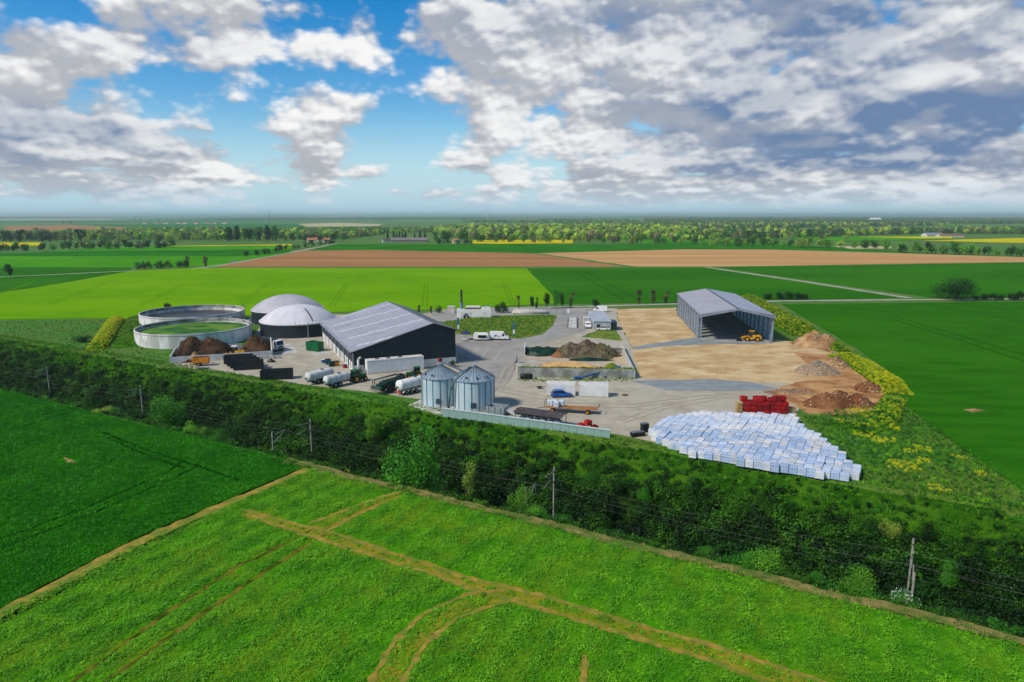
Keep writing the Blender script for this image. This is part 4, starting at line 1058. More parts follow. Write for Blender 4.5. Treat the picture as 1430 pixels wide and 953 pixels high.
sheet('earth_spread', [(1108, 492), (1180, 498), (1205, 520), (1232, 548), (1228, 572), (1180, 580), (1130, 578), (1096, 560), (1075, 548), (1110, 534), (1150, 528)], 0.085, mat('earth_spread', c(208, 164, 106), c(188, 140, 84), scale=.25, detail=7, rough=.95, bump=.6, bscale=1.5, col3=c(158, 108, 64), scale3=.18), step=2, jit=.5)
TY1 = mat('tyre_mark_sand', c(212, 184, 134), c(196, 164, 114), scale=1, spec=0); TY2 = mat('tyre_mark_yard', c(172, 164, 145), c(184, 175, 154), scale=1, spec=0); TY3 = mat('tyre_mark_pale', c(196, 187, 166), c(182, 173, 153), scale=1, spec=0)
for k, (m_, l) in enumerate(((TY1, [(890, 500), (940, 506), (1000, 500), (1060, 488)]), (TY1, [(892, 504), (942, 510), (1003, 504), (1064, 491)]), (TY1, [(910, 524), (980, 515), (1060, 520), (1120, 508)]), (TY1, [(908, 520), (978, 511), (1058, 516), (1118, 504)]), (TY1, [(880, 440), (900, 455), (960, 470)]), (TY1, [(875, 442), (894, 457), (950, 473)]), (TY1, [(1000, 525), (1020, 505), (1040, 490)]),
        (TY2, [(700, 560), (780, 562), (880, 565), (980, 552), (1080, 548)]), (TY2, [(700, 564), (780, 566), (882, 569), (985, 556), (1085, 551)]), (TY2, [(640, 520), (690, 545), (760, 558)]), (TY2, [(650, 515), (700, 541), (765, 554)]), (TY3, [(870, 590), (930, 570), (1010, 556), (1090, 556)]), (TY3, [(866, 586), (925, 566), (1005, 552)]), (TY3, [(400, 510), (430, 515), (480, 535), (520, 540)]), (TY3, [(396, 515), (428, 520), (470, 538)]), (TY2, [(690, 545), (705, 515), (735, 490), (790, 470), (815, 455)]), (TY2, [(700, 546), (714, 517), (742, 493), (796, 472)]))):
    strip('tyre_mark', l, .55, .066 + .0011 * k, m_, jit=.14, step=.9)
STN = []
for k in range(3):
    bm = bmesh.new(); bmesh.ops.create_icosphere(bm, subdivisions=1, radius=.5)
    for v in bm.verts: v.co *= rng.uniform(.7, 1.2)
    me = bpy.data.meshes.new('stone'); bm.to_mesh(me); bm.free(); me.materials.append((mat('stone_pale', c(222, 206, 180), c(190, 172, 146), scale=2), SOIL_RED, mat('stone_grey', c(170, 156, 136), c(140, 128, 110), scale=2))[k])
    so = bpy.data.objects.new('stone', me); STN.append(so)
def clods(o, n, var, s0, s1, seed):
    g = np.random.default_rng(seed); me = o.data; V = np.array([v.co[:] for v in me.vertices]); M_ = np.array(Matrix.Translation(o.location) @ o.rotation_euler.to_matrix().to_4x4())
    i = g.integers(0, len(V), n); P = V[i] + g.normal(size=(n, 3)) * .15; P[:, 2] = V[i, 2]
    P = P @ M_[:3, :3].T + M_[:3, 3]; P = P[P[:, 2] > .02]
    scatter('clods', P, STN, s0, s1, seed=seed, var=g.choice(var, len(P)), tilt=1.0)
for k, o in enumerate([o for o in COL.objects if o.name.startswith(('earth_heap', 'gravel_heap', 'silage_heap'))]):
    mn = o.data.materials[0].name
    if mn == 'rough_grass': continue
    clods(o, 500 if mn != 'gravel_heap_grey' else 1200, [1, 1, 1, 0] if mn == 'red_earth' else ([2] if mn == 'gravel_heap_grey' else [2, 1, 2]), .12, .42, 900 + k)
# ------------------------------------------------------------------ vehicles and machines
RIMG = mat('rim_grey', c(150, 150, 150), c(120, 120, 120), rough=.4, metal=.3)
def wheel(t, x, y, r, w, rim=None, z=None):
    z = r if z is None else z
    q = MB().lathe([(r * .55, -w / 2), (r * .93, -w / 2), (r, -w * .3), (r, w * .3), (r * .93, w / 2), (r * .55, w / 2)], 16, (x, y, z), 'y').build('wheel', RUBBER, t)
    MB().lathe([(.01, -w * .42), (r * .56, -w * .46), (r * .56, w * .46), (.01, w * .42)], 12, (x, y, z), 'y').build('rim', rim or RIMG, q)
    return q


def bevel_prism(poly, w, inset=.12):
    """side profile with a slightly narrower top edge"""
    n = len(poly); zt = max(p[1] for p in poly); zm = min(p[1] for p in poly) + (zt - min(p[1] for p in poly)) * .45
    f = lambda z: w / 2 - (inset * (z - zm) / (zt - zm) if z > zm else 0)
    m = MB(); vs = [(p[0], -f(p[1]), p[1]) for p in poly] + [(p[0], f(p[1]), p[1]) for p in poly]
    m.add(vs, [tuple(range(n)), tuple(range(n, 2 * n))[::-1]] + [(i, n + i, n + (i + 1) % n, (i + 1) % n) for i in range(n)])
    return m


def van(loc, rz, label, L=5.6, Hh=2.5, paint=WHITE, stickers=False, group=None):
    t = thing('van', label, 'van', loc, rz, group); h = L / 2; w = 1.98
    bevel_prism([(-h, .4), (-h, Hh - .15), (-h + .2, Hh), (h - 2.0, Hh), (h - 1.55, Hh - .15), (h - .75, 1.35), (h - .1, 1.1), (h, .8), (h, .4)], w).build('body', paint, t)
    d = Vector((.8, 0, -(Hh - .15 - 1.35))).normalized()
    MB().add([(h - 1.50, -.78, Hh - .22), (h - 1.50, .78, Hh - .22), (h - .80, .86, 1.42), (h - .80, -.86, 1.42)], [(0, 1, 2, 3)]).add([(h - 1.54, -.78, Hh - .22), (h - 1.54, .78, Hh - .22), (h - .84, .86, 1.42), (h - .84, -.86, 1.42)], [(0, 3, 2, 1)]).build('windscreen', GLASS, t, fix=False).location = (.03, 0, .03)
    for sy in (-1, 1):
        y = sy * (w / 2 - .045); e = sy * .03
        MB().prism([(h - 1.95, 1.35), (h - .98, 1.35), (h - 1.55, Hh - .4), (h - 1.95, Hh - .4)], y - .03, y + .03).build('side_window', GLASS, t)
        MB().box(h - 2.15, h - 2.0, sy * w / 2 - .06, sy * (w / 2 + .14), 1.35, 1.6).build('mirror', BLACK, t)
    box('bumper', BLACK, t, h - .12, h + .06, -w / 2 + .05, w / 2 - .05, .32, .55); box('bumper', BLACK, t, -h - .06, -h + .1, -w / 2 + .05, w / 2 - .05, .32, .55)
    box('sill', BLACK, t, -h + .3, h - .3, -w / 2 - .015, w / 2 + .015, .36, .5)
    for x in (-h + 1.05, h - .95):
        for y in (-w / 2 + .08, w / 2 - .08): wheel(t, x, y, .35, .24)
    for y in (-.7, .7): box('headlight', mat('lamp_glass', c(225, 225, 220), rough=.2), t, h - .06, h + .02, y - .16, y + .16, .78, .95)
    if stickers:
        for x0, x1, z0, z1, cc in ((-1.6, -.6, 1.25, 1.75, (40, 120, 190)), (-.55, .2, 1.15, 1.45, (30, 80, 160)), (-1.9, -1.0, .85, 1.15, (90, 170, 60)), (-.4, .4, .8, 1.05, (60, 140, 200))):
            MB().prism([(x0, z0), (x1, z0 + .1), (x1 - .15, z1), (x0 + .3, z1 - .1)], -w / 2 - .012, -w / 2 + .05).build('sticker', mat('sticker_%d' % cc[1], c(*cc), c(*cc), rough=.4), t)
    return t


def car(loc, rz, label, paint, L=4.4):
    t = thing('car', label, 'car', loc, rz); h = L / 2; w = 1.82
    bevel_prism([(-h, .35), (-h, .85), (-h + .15, 1.0), (h - 1.0, .98), (h - .08, .8), (h, .6), (h, .35)], w, .06).build('body', paint, t)
    cb = bevel_prism([(-h + .1, .96), (-h + .55, 1.5), (-h + 1.0, 1.58), (h - 1.9, 1.56), (h - 1.05, .96)], w - .12, .28).build('cabin', GLASS, t)
    bevel_prism([(-h + .5, 1.47), (-h + .95, 1.60), (h - 1.95, 1.58), (h - 1.78, 1.47)], w - .40, .06).build('roof', paint, t)
    for x in (-h + .35, h - 2.9 + .3, h - 1.25):
        pass
    for x in (-h + .8, h - .85):
        for y in (-w / 2 + .08, w / 2 - .08): wheel(t, x, y, .34, .22)
    box('bumper', BLACK, t, h - .08, h + .05, -w / 2 + .1, w / 2 - .1, .3, .5); box('bumper', BLACK, t, -h - .05, -h + .08, -w / 2 + .1, w / 2 - .1, .3, .5)
    for y in (-.65, .65):
        box('headlight', mat('lamp_glass', c(225, 225, 220), rough=.2), t, h - .07, h + .01, y - .17, y + .17, .62, .76)
        box('tail_light', RED, t, -h - .01, -h + .07, y - .15, y + .15, .72, .88)
    return t


def loader(loc, rz, label, paint=YELLOW, cabroof=None, s=1.0):
    t = thing('wheel_loader', label, 'loader', loc, rz); t.scale = (s, s, s)
    bevel_prism([(-3.0, .8), (-3.0, 1.7), (-2.7, 1.95), (-.4, 2.05), (-.4, .8)], 1.7, .1).build('engine_hood', paint, t)
    bevel_prism([(-.35, .75), (-.35, 1.45), (1.6, 1.35), (2.0, .8)], 1.3, .05).build('front_frame', paint, t)
    cb = bevel_prism([(-.9, 2.0), (-.85, 3.1), (.35, 3.1), (.65, 2.0), (.5, 1.5), (-.5, 1.5)], 1.5, .15).build('cab', GLASS, t)
    box('cab_roof', cabroof or paint, t, -1.0, .55, -.78, .78, 3.1, 3.27)
    for y in (-.62, .62):
        MB().tube([(.2, y, 1.5), (2.2, y, 1.25), (3.2, y, .55)], .13, 6).build('lift_arm', paint, t)
    MB().prism([(3.1, .12), (4.2, .1), (3.5, .35), (3.25, 1.15), (3.1, 1.15)], -1.35, 1.35).build('bucket', BLACK, t)
    for x in (-1.85, 1.25):
        for y in (-.98, .98): wheel(t, x, y, .78, .5, paint)
    MB().cyl((-1.9, .4, 1.95), (-1.9, .4, 2.8), .07, n=6).build('exhaust', BLACK, t)
    return t


def tractor(loc, rz, label, paint, s=1.0):
    t = thing('tractor', label, 'tractor', loc, rz); t.scale = (s, s, s)
    bevel_prism([(.3, .9), (.3, 1.75), (2.3, 1.6), (2.45, 1.3), (2.4, .9)], .95, .08).build('hood', paint, t)
    bevel_prism([(-1.3, 1.2), (-1.25, 2.75), (.2, 2.75), (.45, 1.7), (.3, 1.0), (-1.0, 1.0)], 1.5, .12).build('cab', GLASS, t)
    box('cab_roof', paint, t, -1.4, .35, -.8, .8, 2.76, 2.95)
    for y in (-.95, .95):
        wheel(t, -.9, y, .9, .5, YELLOW); wheel(t, 1.75, y * .9, .62, .38, YELLOW)
        MB().lathe([(.95, -.3), (1.0, 0), (.95, .3)], 16, (-.9, y, .9), 'y').v
        box('fender', paint, t, -1.5, -.3, y - .28, y + .28, 1.82, 1.9)
    MB().cyl((.9, .5, 1.6), (.9, .5, 2.7), .06, n=6).build('exhaust', BLACK, t)
    box('chassis', BLACK, t, -1.6, 2.2, -.35, .35, .6, 1.0)
    return t


def tanker(loc, rz, label, paint, L=6.2, r=1.0, axles=(-1.2, .1), name='slurry_tanker', zc=1.95, wr=.65, white=False):
    t = thing(name, label, 'tanker', loc, rz); h = L / 2
    MB().lathe([(.01, -h - .25), (r * .6, -h - .2), (r * .97, -h), (r, -h + .1), (r, h - .1), (r * .97, h), (r * .6, h + .2), (.01, h + .25)], 28, (0, 0, zc), 'x').build('barrel', paint, t, True)
    for x in np.linspace(-h + .7, h - .7, 4): MB().lathe([(r + .005, x - .05), (r + .05, x), (r + .005, x + .05)], 28, (0, 0, zc), 'x').build('hoop', GREYST, t)
    MB().prism([(-h, .75), (h + 1.6, .75), (h + 1.6, .95), (h, 1.1), (-h, 1.1)], -.45, .45).build('chassis', GREYST, t)
    MB().cyl((.6, 0, zc + r - .05), (.6, 0, zc + r + .2), .35, n=12).build('manhole', GREYST, t)
    MB().cyl((-h - .2, 0, zc - .3), (-h - .75, 0, zc - .3), .15, n=8).build('outlet', BLACK, t)
    for x in axles:
        for y in (-.95, .95):
            wheel(t, x, y, wr, .45)
    for y in (-.95, .95): MB().prism([(min(axles) - .9, wr * 1.5), (min(axles) - .6, wr * 2.15), (max(axles) + .6, wr * 2.15), (max(axles) + .9, wr * 1.5), (max(axles) + .8, wr * 1.5), (max(axles) + .5, wr * 2.05), (min(axles) - .5, wr * 2.05), (min(axles) - .8, wr * 1.5)], y - .25, y + .25).build('mudguard', WHITED, t)
    if white:
        box('tail_board', ORRED, t, -h - .35, -h - .25, -1.0, 1.0, .7, 1.0)
        lr = MB().tube([(h - .4, -r - .1, zc), (h - .4, -r * .5, zc + r + .9), (h - .4, r * .5, zc + r + .9)], .04).build('rail', GREYST, t)
    return t


p, rz, _ = frame((683, 474), (712, 475.5)); van(p, R(-6), 'white panel van with blue and green stickers at the grass island', stickers=True, L=5.9, Hh=2.6)
p, _, _ = frame((828, 436), (848, 436)); van(p, R(172), 'white van parked behind the grey flat-roofed office')
p = G(821, 458); van(p, R(-92), 'small white van beside the office, facing the bunkers', L=4.6, Hh=1.95)
p = G(842, 461.5); car(p, R(178), 'white estate car parked across the end of the office', WHITE)
p = G(784, 554.5); car(p, R(6), 'bright blue hatchback in front of the white containers', BLUE, 4.35)
p = G(326, 366.6); car(p, R(30), 'white car driving on the road past the ploughed field', WHITE)

p, rz, _ = frame((661, 475.5), (683, 476))
t = thing('catering_trailer', 'white catering trailer with dark serving hatch next to the stickered van', 'trailer', p, R(-4))
bevel_prism([(-2.3, .55), (-2.3, 2.1), (-2.0, 2.4), (2.0, 2.4), (2.3, 2.1), (2.3, .55)], 2.0, .1).build('body', WHITE, t)
box('hatch', mat('hatch_dark', c(58, 52, 50), c(40, 38, 36)), t, -.9, 1.6, -1.04, -.9, 1.0, 1.75); box('awning', WHITE, t, -1.0, 1.7, -1.7, -1.0, 1.98, 2.03)
for y in (-.9, .9): wheel(t, -.2, y, .32, .2)
MB().tube([(-2.3, 0, .6), (-3.3, 0, .55)], .05).build('drawbar', BLACK, t)
t = thing('parasol', 'purple parasol over a picnic bench by the catering trailer', 'parasol', G(650.5, 475))
MB().cyl((0, 0, 0), (0, 0, 2.7), .05, n=6).build('pole', WHITE, t)
cn = MB().lathe([(1.65, 2.15), (1.2, 2.42), (.5, 2.7), (.01, 2.78)], 10).build('canopy', PURPLE, t)
MB().prism([(.2, 2.62), (.8, 2.52), (.6, 2.6)], -.5, -.2).build('white_print', WHITE, cn)
MB().cyl((0, 0, 0), (0, 0, .1), .4, n=10).build('foot', GREYST, t)
t = thing('picnic_bench', 'white picnic bench under the purple parasol', 'bench', G(649, 477), R(10))
box('table_top', WHITED, t, -.9, .9, -.38, .38, .7, .76)
for y in (-.8, .65): box('seat', WHITED, t, -.9, .9, y, y + .18, .42, .47)
for x in (-.7, .6): MB().prism([(-.75, 0), (-.65, 0), (-.15, .7), (.15, .7), (.65, 0), (.75, 0), (.25, .72), (-.25, .72)], x, x + .08, 'x').build('leg', GREYST, t)
for k, (x, y, lb) in enumerate(((638.5, 465, 'blue and white banner flag at the warehouse corner'), (716, 472, 'blue and white banner flag at the front of the stickered van'))):
    t = thing('banner_flag', lb, 'flag', G(x, y))
    MB().cyl((0, 0, 0), (0, 0, 5.0), .045, n=6).build('pole', GREYST, t)
    bn = MB().box(.05, .62, -.015, .015, .9, 4.9).build('banner', mat('banner_blue', c(60, 130, 175), c(40, 110, 160), scale=.8), t)
    box('white_band', WHITE, bn, .04, .63, -.022, .022, 1.3, 2.6)
    MB().cyl((0, 0, 0), (0, 0, .12), .35, n=10).build('foot', BLACK, t)

# loaders, truck, trailers
loader(BO + bx_ * 15.2 + by_ * 3.6, rz + R(190), 'yellow loader with white cab roof working at the compost', YELLOW, WHITE, .95)
p = G(1048, 476.5); loader(p, R(172), 'yellow wheel loader at the mouth of the open barn', YELLOW, None, 1.0)
p = G(372, 490)
t = thing('hook_lift_truck', 'white cab lorry carrying a dark skip beside the compost bunker', 'truck', p + Vector((1.5, 1.0, 0)), R(-38))
bevel_prism([(1.9, .8), (1.9, 3.0), (2.1, 3.2), (3.5, 3.15), (3.9, 1.9), (3.95, .6), (2.2, .6)], 2.4, .15).build('cab', WHITE, t)
MB().prism([(3.62, 3.0), (3.95, 1.95), (4.0, 1.95), (3.68, 3.0)], -1.0, 1.0).build('windscreen', GLASS, t)
for y in (-1.16, 1.1): box('side_window', GLASS, t, 2.6, 3.4, y, y + .06, 2.0, 2.8)
box('bumper', BLACK, t, 3.9, 4.1, -1.15, 1.15, .5, 1.0); box('grille', BLACK, t, 3.9, 3.98, -.7, .7, 1.15, 1.6)
box('chassis', BLACK, t, -4.2, 3.8, -.45, .45, .75, 1.0)
MB().prism([(-4.3, 1.02), (-4.5, 3.3), (1.4, 3.3), (1.5, 1.02)], -1.2, 1.2).build('skip', mat('skip_black', c(40, 46, 48), c(28, 32, 34), scale=1, rough=.6), t)
for x in (-3.2, -1.9, 2.9):
    for y in (-1.0, 1.0): wheel(t, x, y, .5, .35)

SKB = mat('skip_black', c(40, 46, 48), c(28, 32, 34), scale=1, rough=.6)
def skip(loc, rz, label, m, L=6.2, wd=2.4, hh=2.1, group=None, fill=None):
    t = thing('skip', label, 'skip', loc, rz, group); h = L / 2; b = MB()
    b.box(-h, h, -wd / 2, -wd / 2 + .07, .15, hh); b.box(-h, h, wd / 2 - .07, wd / 2, .15, hh)
    b.box(-h, -h + .07, -wd / 2 + .071, wd / 2 - .071, .15, hh); b.box(h - .07, h, -wd / 2 + .071, wd / 2 - .071, .15, hh); b.box(-h + .08, h - .08, -wd / 2 + .08, wd / 2 - .08, .15, .25)
    b.build('body', m, t)
    for x in np.linspace(-h + .4, h - .4, 7):
        for y in (-wd / 2 - .08, wd / 2): box('rib', m, t, x - .05, x + .05, y, y + .08, .2, hh - .1)
    for y in (-wd / 2 - .09, wd / 2 - .05): box('top_rail', GREYST if group else m, t, -h - .02, h + .02, y, y + .14, hh + .003, hh + .11)
    for x in (-h + .3, h - .3): MB().cyl((x, -.8, .12), (x, .8, .12), .12, n=8).build('roller', GREYST, t)
    if fill: box('load', fill, t, -h + .1, h - .1, -wd / 2 + .1, wd / 2 - .1, .3, hh - .35)
    return t
p0 = G(330, 513); dS = Vector((math.cos(R(14)), math.sin(R(14)), 0)); nS = Vector((-dS.y, dS.x, 0))
for k, lb in enumerate(('black open skip with rusty load, front one of the side by side row', 'black empty skip in the middle of the side by side row', 'black empty skip third in the side by side row', 'black skip nearest the bunker wall in the row')):
    skip(p0 + dS * (3.4 - 1.15 * k) + nS * (-3.2 + 2.75 * k), R(14), lb, SKB, 7.0, 2.45, 2.1, fill=SOIL_RED if k == 0 else SKB)
skip(G(386, 530) + Vector((0, .5, 0)), R(10), 'single black skip standing apart at the scrub edge', SKB, 7.2, 2.4, 2.2, fill=SKB)
skip(G(440, 490), R(-30), 'bright green skip beside the warehouse side wall', SKIPG, 4.6, 2.4, 2.6, fill=SKB)
t = thing('tipping_trailer', 'orange tipping trailer parked below the bunker wall', 'trailer', G(281, 511), R(12))
MB().prism([(-1.9, .9), (-2.1, 2.3), (2.1, 2.3), (1.9, .9)], -1.0, 1.0).build('tub', ORANGE, t)
box('load', SOIL_DK, t, -1.8, 1.8, -.85, .85, 2.25, 2.34); MB().tube([(1.9, 0, .8), (3.4, 0, .6)], .08).build('drawbar', RUST, t)
box('chassis', RUST, t, -1.7, 1.9, -.5, .5, .6, .88)
for y in (-.95, .95): wheel(t, -.4, y, .5, .35)
t = thing('rusty_implement', 'rusty red-brown cultivator beside the orange tipping trailer', 'implement', G(264, 510.5), R(8))
MB().box(-2, 2, -.1, .1, .7, .9).build('beam', RUST, t); MB().box(-1.6, 1.6, .9, 1.1, .65, .85).build('beam', RUST, t)
for x in (-1.6, -.5, .6, 1.7):
    MB().tube([(x, 0, .7), (x - .2, -.3, .4), (x, -.5, .02)], .06).build('tine', RUST, t)
MB().tube([(-.8, .1, .9), (0, .4, 1.6), (.8, .1, .9)], .08).build('hitch', RUST, t)
box('hopper', RUST, t, -.6, .8, .2, .8, .9, 1.35)
t = thing('flat_cart', 'low grey flat cart beneath the orange tipping trailer', 'cart', G(284, 516), R(6))
box('deck', GREYST, t, -1.4, 1.4, -.6, .6, .35, .45)
for x in (-.9, .9):
    for y in (-.5, .5): wheel(t, x, y, .2, .14)
for k in range(5):
    q = tag(MB().box(-.75, .75, -.4, .4, 0, .85).box(-.5, -.1, -.2, .2, .851, .93).box(.1, .5, -.2, .2, .851, .93).build('concrete_block', CONC), 'pale concrete block lined up along the bunker wall', 'block', 'concrete blocks by the bunker')
    q.location = G(352 + k * 9, 502.5 - k * .4) ; q.rotation_euler = (0, 0, R(10))
heap('black_sheet_bundle', 'crumpled black sheet bundle beside the pale concrete blocks', 'sheet bundle', G(379, 506), 1.5, .9, 1.1, BLACK, 61)
# things along the warehouse wall
for k, (x, y, mt, s, lb, nm) in enumerate(((458, 509, TEAL, 1.3, 'teal plastic tote beside the warehouse doors', 'tote_box'), (463, 512, DKGREEN, 1.2, 'dark green tote in front of the teal one', 'tote_box'), (470, 511, YELLOW, 1.15, 'yellow drum unit beside the green tote', 'drum_unit'), (452, 507, BLUED, .9, 'small blue tote with white lid beside the teal one', 'tote_box'), (482, 514, RED, .8, 'low red box at the warehouse corner', 'tool_box'))):
    t = thing(nm, lb, 'box', G(x, y), R(20 + 9 * k))
    box('body', mt, t, -s / 2, s / 2, -s / 2, s / 2, .12, s); box('lid', BLACK if k != 3 else WHITE, t, -s / 2 - .03, s / 2 + .03, -s / 2 - .03, s / 2 + .03, s + .003, s + .08)
    for x_ in (-s / 2 + .1, s / 2 - .1): box('runner', BLACK, t, x_ - .06, x_ + .06, -s / 2, s / 2, 0, .117)
# tankers and the green spreader
p, rz, L = frame((427, 539), (466, 530)); tanker(p, rz, 'grey slurry tanker without tractor, at the edge of the scrub', WHITED, 6.6, 1.05)
p, rz2, L = frame((452, 544), (489, 535.5)); tanker(p, rz2, 'grey slurry tanker hitched to the green tractor', WHITED, 6.0, .98)
tractor(p + Vector((math.cos(rz2), math.sin(rz2), 0)) * 5.6, rz2, 'green tractor in front of the hitched grey tanker', JGREEN, 1.0)
p, rz, L = frame((556, 553), (596, 543)); tanker(p, rz, 'white tanker semi-trailer with orange tail board beside the silo', WHITE, 7.6, 1.15, (-2.6, -1.2, .2), 'tanker_trailer', 2.2, .5, True)
p, rz, L = frame((524, 552), (566, 541))
t = thing('slurry_spreader', 'dark green boom spreader with folded pipes next to the white tanker', 'spreader', p, rz)
bevel_prism([(-3.2, 1.0), (-3.4, 2.0), (-1, 2.5), (2.6, 2.5), (3.6, 1.9), (3.4, 1.0)], 1.9, .2).build('hull', DKGREEN, t)
for y in (-1.3, 1.3):
    for x in (-1.2, 1.6): wheel(t, x, y, .95, .6, DKGREEN)
for y in (-1.5, -.9, .9, 1.5):
    MB().tube([(-3.6, y, 1.2), (-3.7, y, 3.0), (2.8, y * .8, 3.2), (3.4, y * .8, 2.6)], .09).build('boom_pipe', DKGREEN, t)
for x in (-3.3, -2.3, -1.2, 0, 1.2, 2.3): MB().tube([(x, -1.5, 2.95), (x, 0, 3.25), (x, 1.5, 2.95)], .06).build('boom_frame', GREYST, t)
MB().cyl((-3.9, -1.6, 1.5), (-3.9, 1.6, 1.5), .35, n=12).build('distributor', mat('dist', c(58, 86, 80), c(40, 62, 58)), t)
for k in range(9): MB().tube([(-4.0, -1.5 + k * .37, 1.4), (-4.4, -1.5 + k * .37, .7)], .05).build('drop_hose', RUBBER, t)
bevel_prism([(2.4, 1.9), (2.5, 3.3), (3.7, 3.3), (4.1, 2.1), (4.1, 1.4), (2.4, 1.4)], 1.5, .12).build('cab', GLASS, t)
tractor(G(577, 532) + Vector((0, 3, 0)), R(200), 'green tractor half hidden between white tanker and annex', JGREEN, .9)
t = thing('pipe_rack', 'teal round tank in a steel rack behind the silo', 'tank', G(606, 528) + Vector((0, 2, 0)), R(20))
MB().cyl((-.6, 0, 1.5), (1.4, 0, 1.5), .95, n=16).build('vessel', TEAL, t)
for x in (-1.6, 1.7):
    for y in (-1, 1): box('post', GREYST, t, x, x + .08, y, y + .08, 0, 2.7)
for y in (-1, 1): box('beam', GREYST, t, -1.6, 1.78, y, y + .08, 2.705, 2.78)

# containers, flatbed, crates
for k, (a_, b_, lb) in enumerate((((764, 553), (804, 554), 'white shipping container behind the blue car'), ((809, 554.5), (850, 555.5), 'white shipping container with nothing parked in front'))):
    p, rz, L = frame(a_, b_)
    t = thing('shipping_container', lb, 'container', p + Vector((0, 1.22, 0)), rz); h = L / 2
    box('body', WHITE, t, -h, h, -1.2, 1.2, .12, 2.75)
    for q in range(26): box('corrugation', WHITE, t, -h + .2 + q * (L - .4) / 26, -h + .2 + q * (L - .4) / 26 + .1, -1.235, -1.2, .2, 2.6)
    for x in (-h - .02, h - .13):
        for y in (-1.25, 1.1): box('corner_post', WHITED, t, x, x + .15, y, y + .15, 0, 2.8)
    for z in (2.753,): box('roof', WHITED, t, -h + .16, h - .16, -1.18, 1.18, z, z + .03)
p, rz, L = frame((758, 574), (838, 578.5))
t = thing('flatbed_trailer', 'long wooden flatbed trailer carrying white sacks', 'trailer', p, rz); h = L / 2 - .6
for k in range(8): box('plank', WOOD, t, -h, h, -1.15 + k * .29, -1.15 + k * .29 + .27, 1.0, 1.07)
box('chassis', RUST, t, -h + .2, h - .2, -.5, .5, .8, .995)
for x in (-h + 1.4, h - 1.8):
    for y in (-.95, .95): wheel(t, x, y, .45, .3, ORANGE)
for x, z1 in ((-h, 2.3), (h, 1.7)):
    MB().tube([(x, -1.1, 1.0), (x + (.5 if x > 0 else -.1), -1.1, z1), (x + (.5 if x > 0 else -.1), 1.1, z1), (x, 1.1, 1.0)], .05).build('end_rack', RUST, t)
MB().tube([(-h, 0, .85), (-h - 1.8, 0, .5)], .07).build('drawbar', RUST, t)
fx = Vector((math.cos(rz), math.sin(rz), 0)); fy = Vector((-fx.y, fx.x, 0))
def sack(loc, rz, s=(1.1, 1.1, 1.15), m=SACK):
    o = bpy.data.objects.new('sack', SACKM); COL.objects.link(o); o.location = loc; o.rotation_euler = (0, 0, rz); o.scale = s
    return o
bm = bmesh.new(); bmesh.ops.create_cube(bm, size=1.0); bmesh.ops.bevel(bm, geom=bm.edges[:], offset=.09, segments=1, affect='EDGES'); bmesh.ops.translate(bm, verts=bm.verts, vec=(0, 0, .5))
SACKM = bpy.data.meshes.new('sack'); bm.to_mesh(SACKM); bm.free(); SACKM.materials.append(SACK)
for (dx, dy), lb in zip(((-4.2, .2), (-2.9, -.4), (-2.0, .5), (-3.4, .75)), ('white sack beside the front rack of the flatbed', 'white sack at the near edge of the flatbed deck', 'white sack at the end of the load on the flatbed', 'white sack at the rear edge of the flatbed deck')):
    q = sack(p + fx * dx + fy * dy + Vector((0, 0, 1.075)), rz); tag(q, lb, 'sack', 'sacks on the flatbed')
t = thing('hand_cart', 'small black drawbar cart near the white container ends', 'cart', G(754, 543), R(8))
box('deck', BLACK, t, -.7, .5, -.4, .4, .35, .5); MB().tube([(.5, 0, .45), (2.0, 0, .6)], .05).build('handle', BLACK, t)
for y in (-.45, .45): wheel(t, -.1, y, .25, .15)
t = thing('conveyor_auger', 'blue elevated conveyor leaning over the grass before the panel wall', 'conveyor', G(806, 531), 0)
d = G(866, 526) - G(806, 531); Lc = d.length; ang = math.atan2(d.y, d.x); t.rotation_euler = (0, 0, ang)
bevel_prism([(0, .2), (0, .5), (Lc, 2.6), (Lc, 2.3)], .6, .02).build('belt_frame', BLUED, t)
MB().tube([(Lc * .55, -.4, 1.4), (Lc * .62, -.8, 0)], .06).tube([(Lc * .55, .4, 1.4), (Lc * .62, .8, 0)], .06).build('stand', BLUED, t, kind='stuff')
for y in (-.8, .8): wheel(t, Lc * .62, y, .3, .18)
box('feed_hopper', BLUED, t, -.7, .6, -.6, .6, .25, .85)
t = thing('black_tank', 'black cylindrical tank lying in weeds before the panel wall', 'tank', G(735, 530), R(4))
MB().lathe([(.01, -1.5), (.5, -1.45), (.62, -1.3), (.62, 1.3), (.5, 1.45), (.01, 1.5)], 16, (0, 0, .75), 'x').build('barrel', BLACK, t, True)
for x in (-.9, .9): box('saddle', GREYST, t, x - .1, x + .1, -.5, .5, 0, .25)
t = thing('pallet_scrap', 'small red pallet lying alone on the gravel', 'pallet', G(873, 552.5), R(10))
for k in range(4): box('slat', RUST, t, -.6, .6, -.5 + k * .28, -.3 + k * .28, .12, .15)
for y in (-.5, 0, .42): box('runner', RUST, t, -.6, .6, y, y + .09, 0, .117)
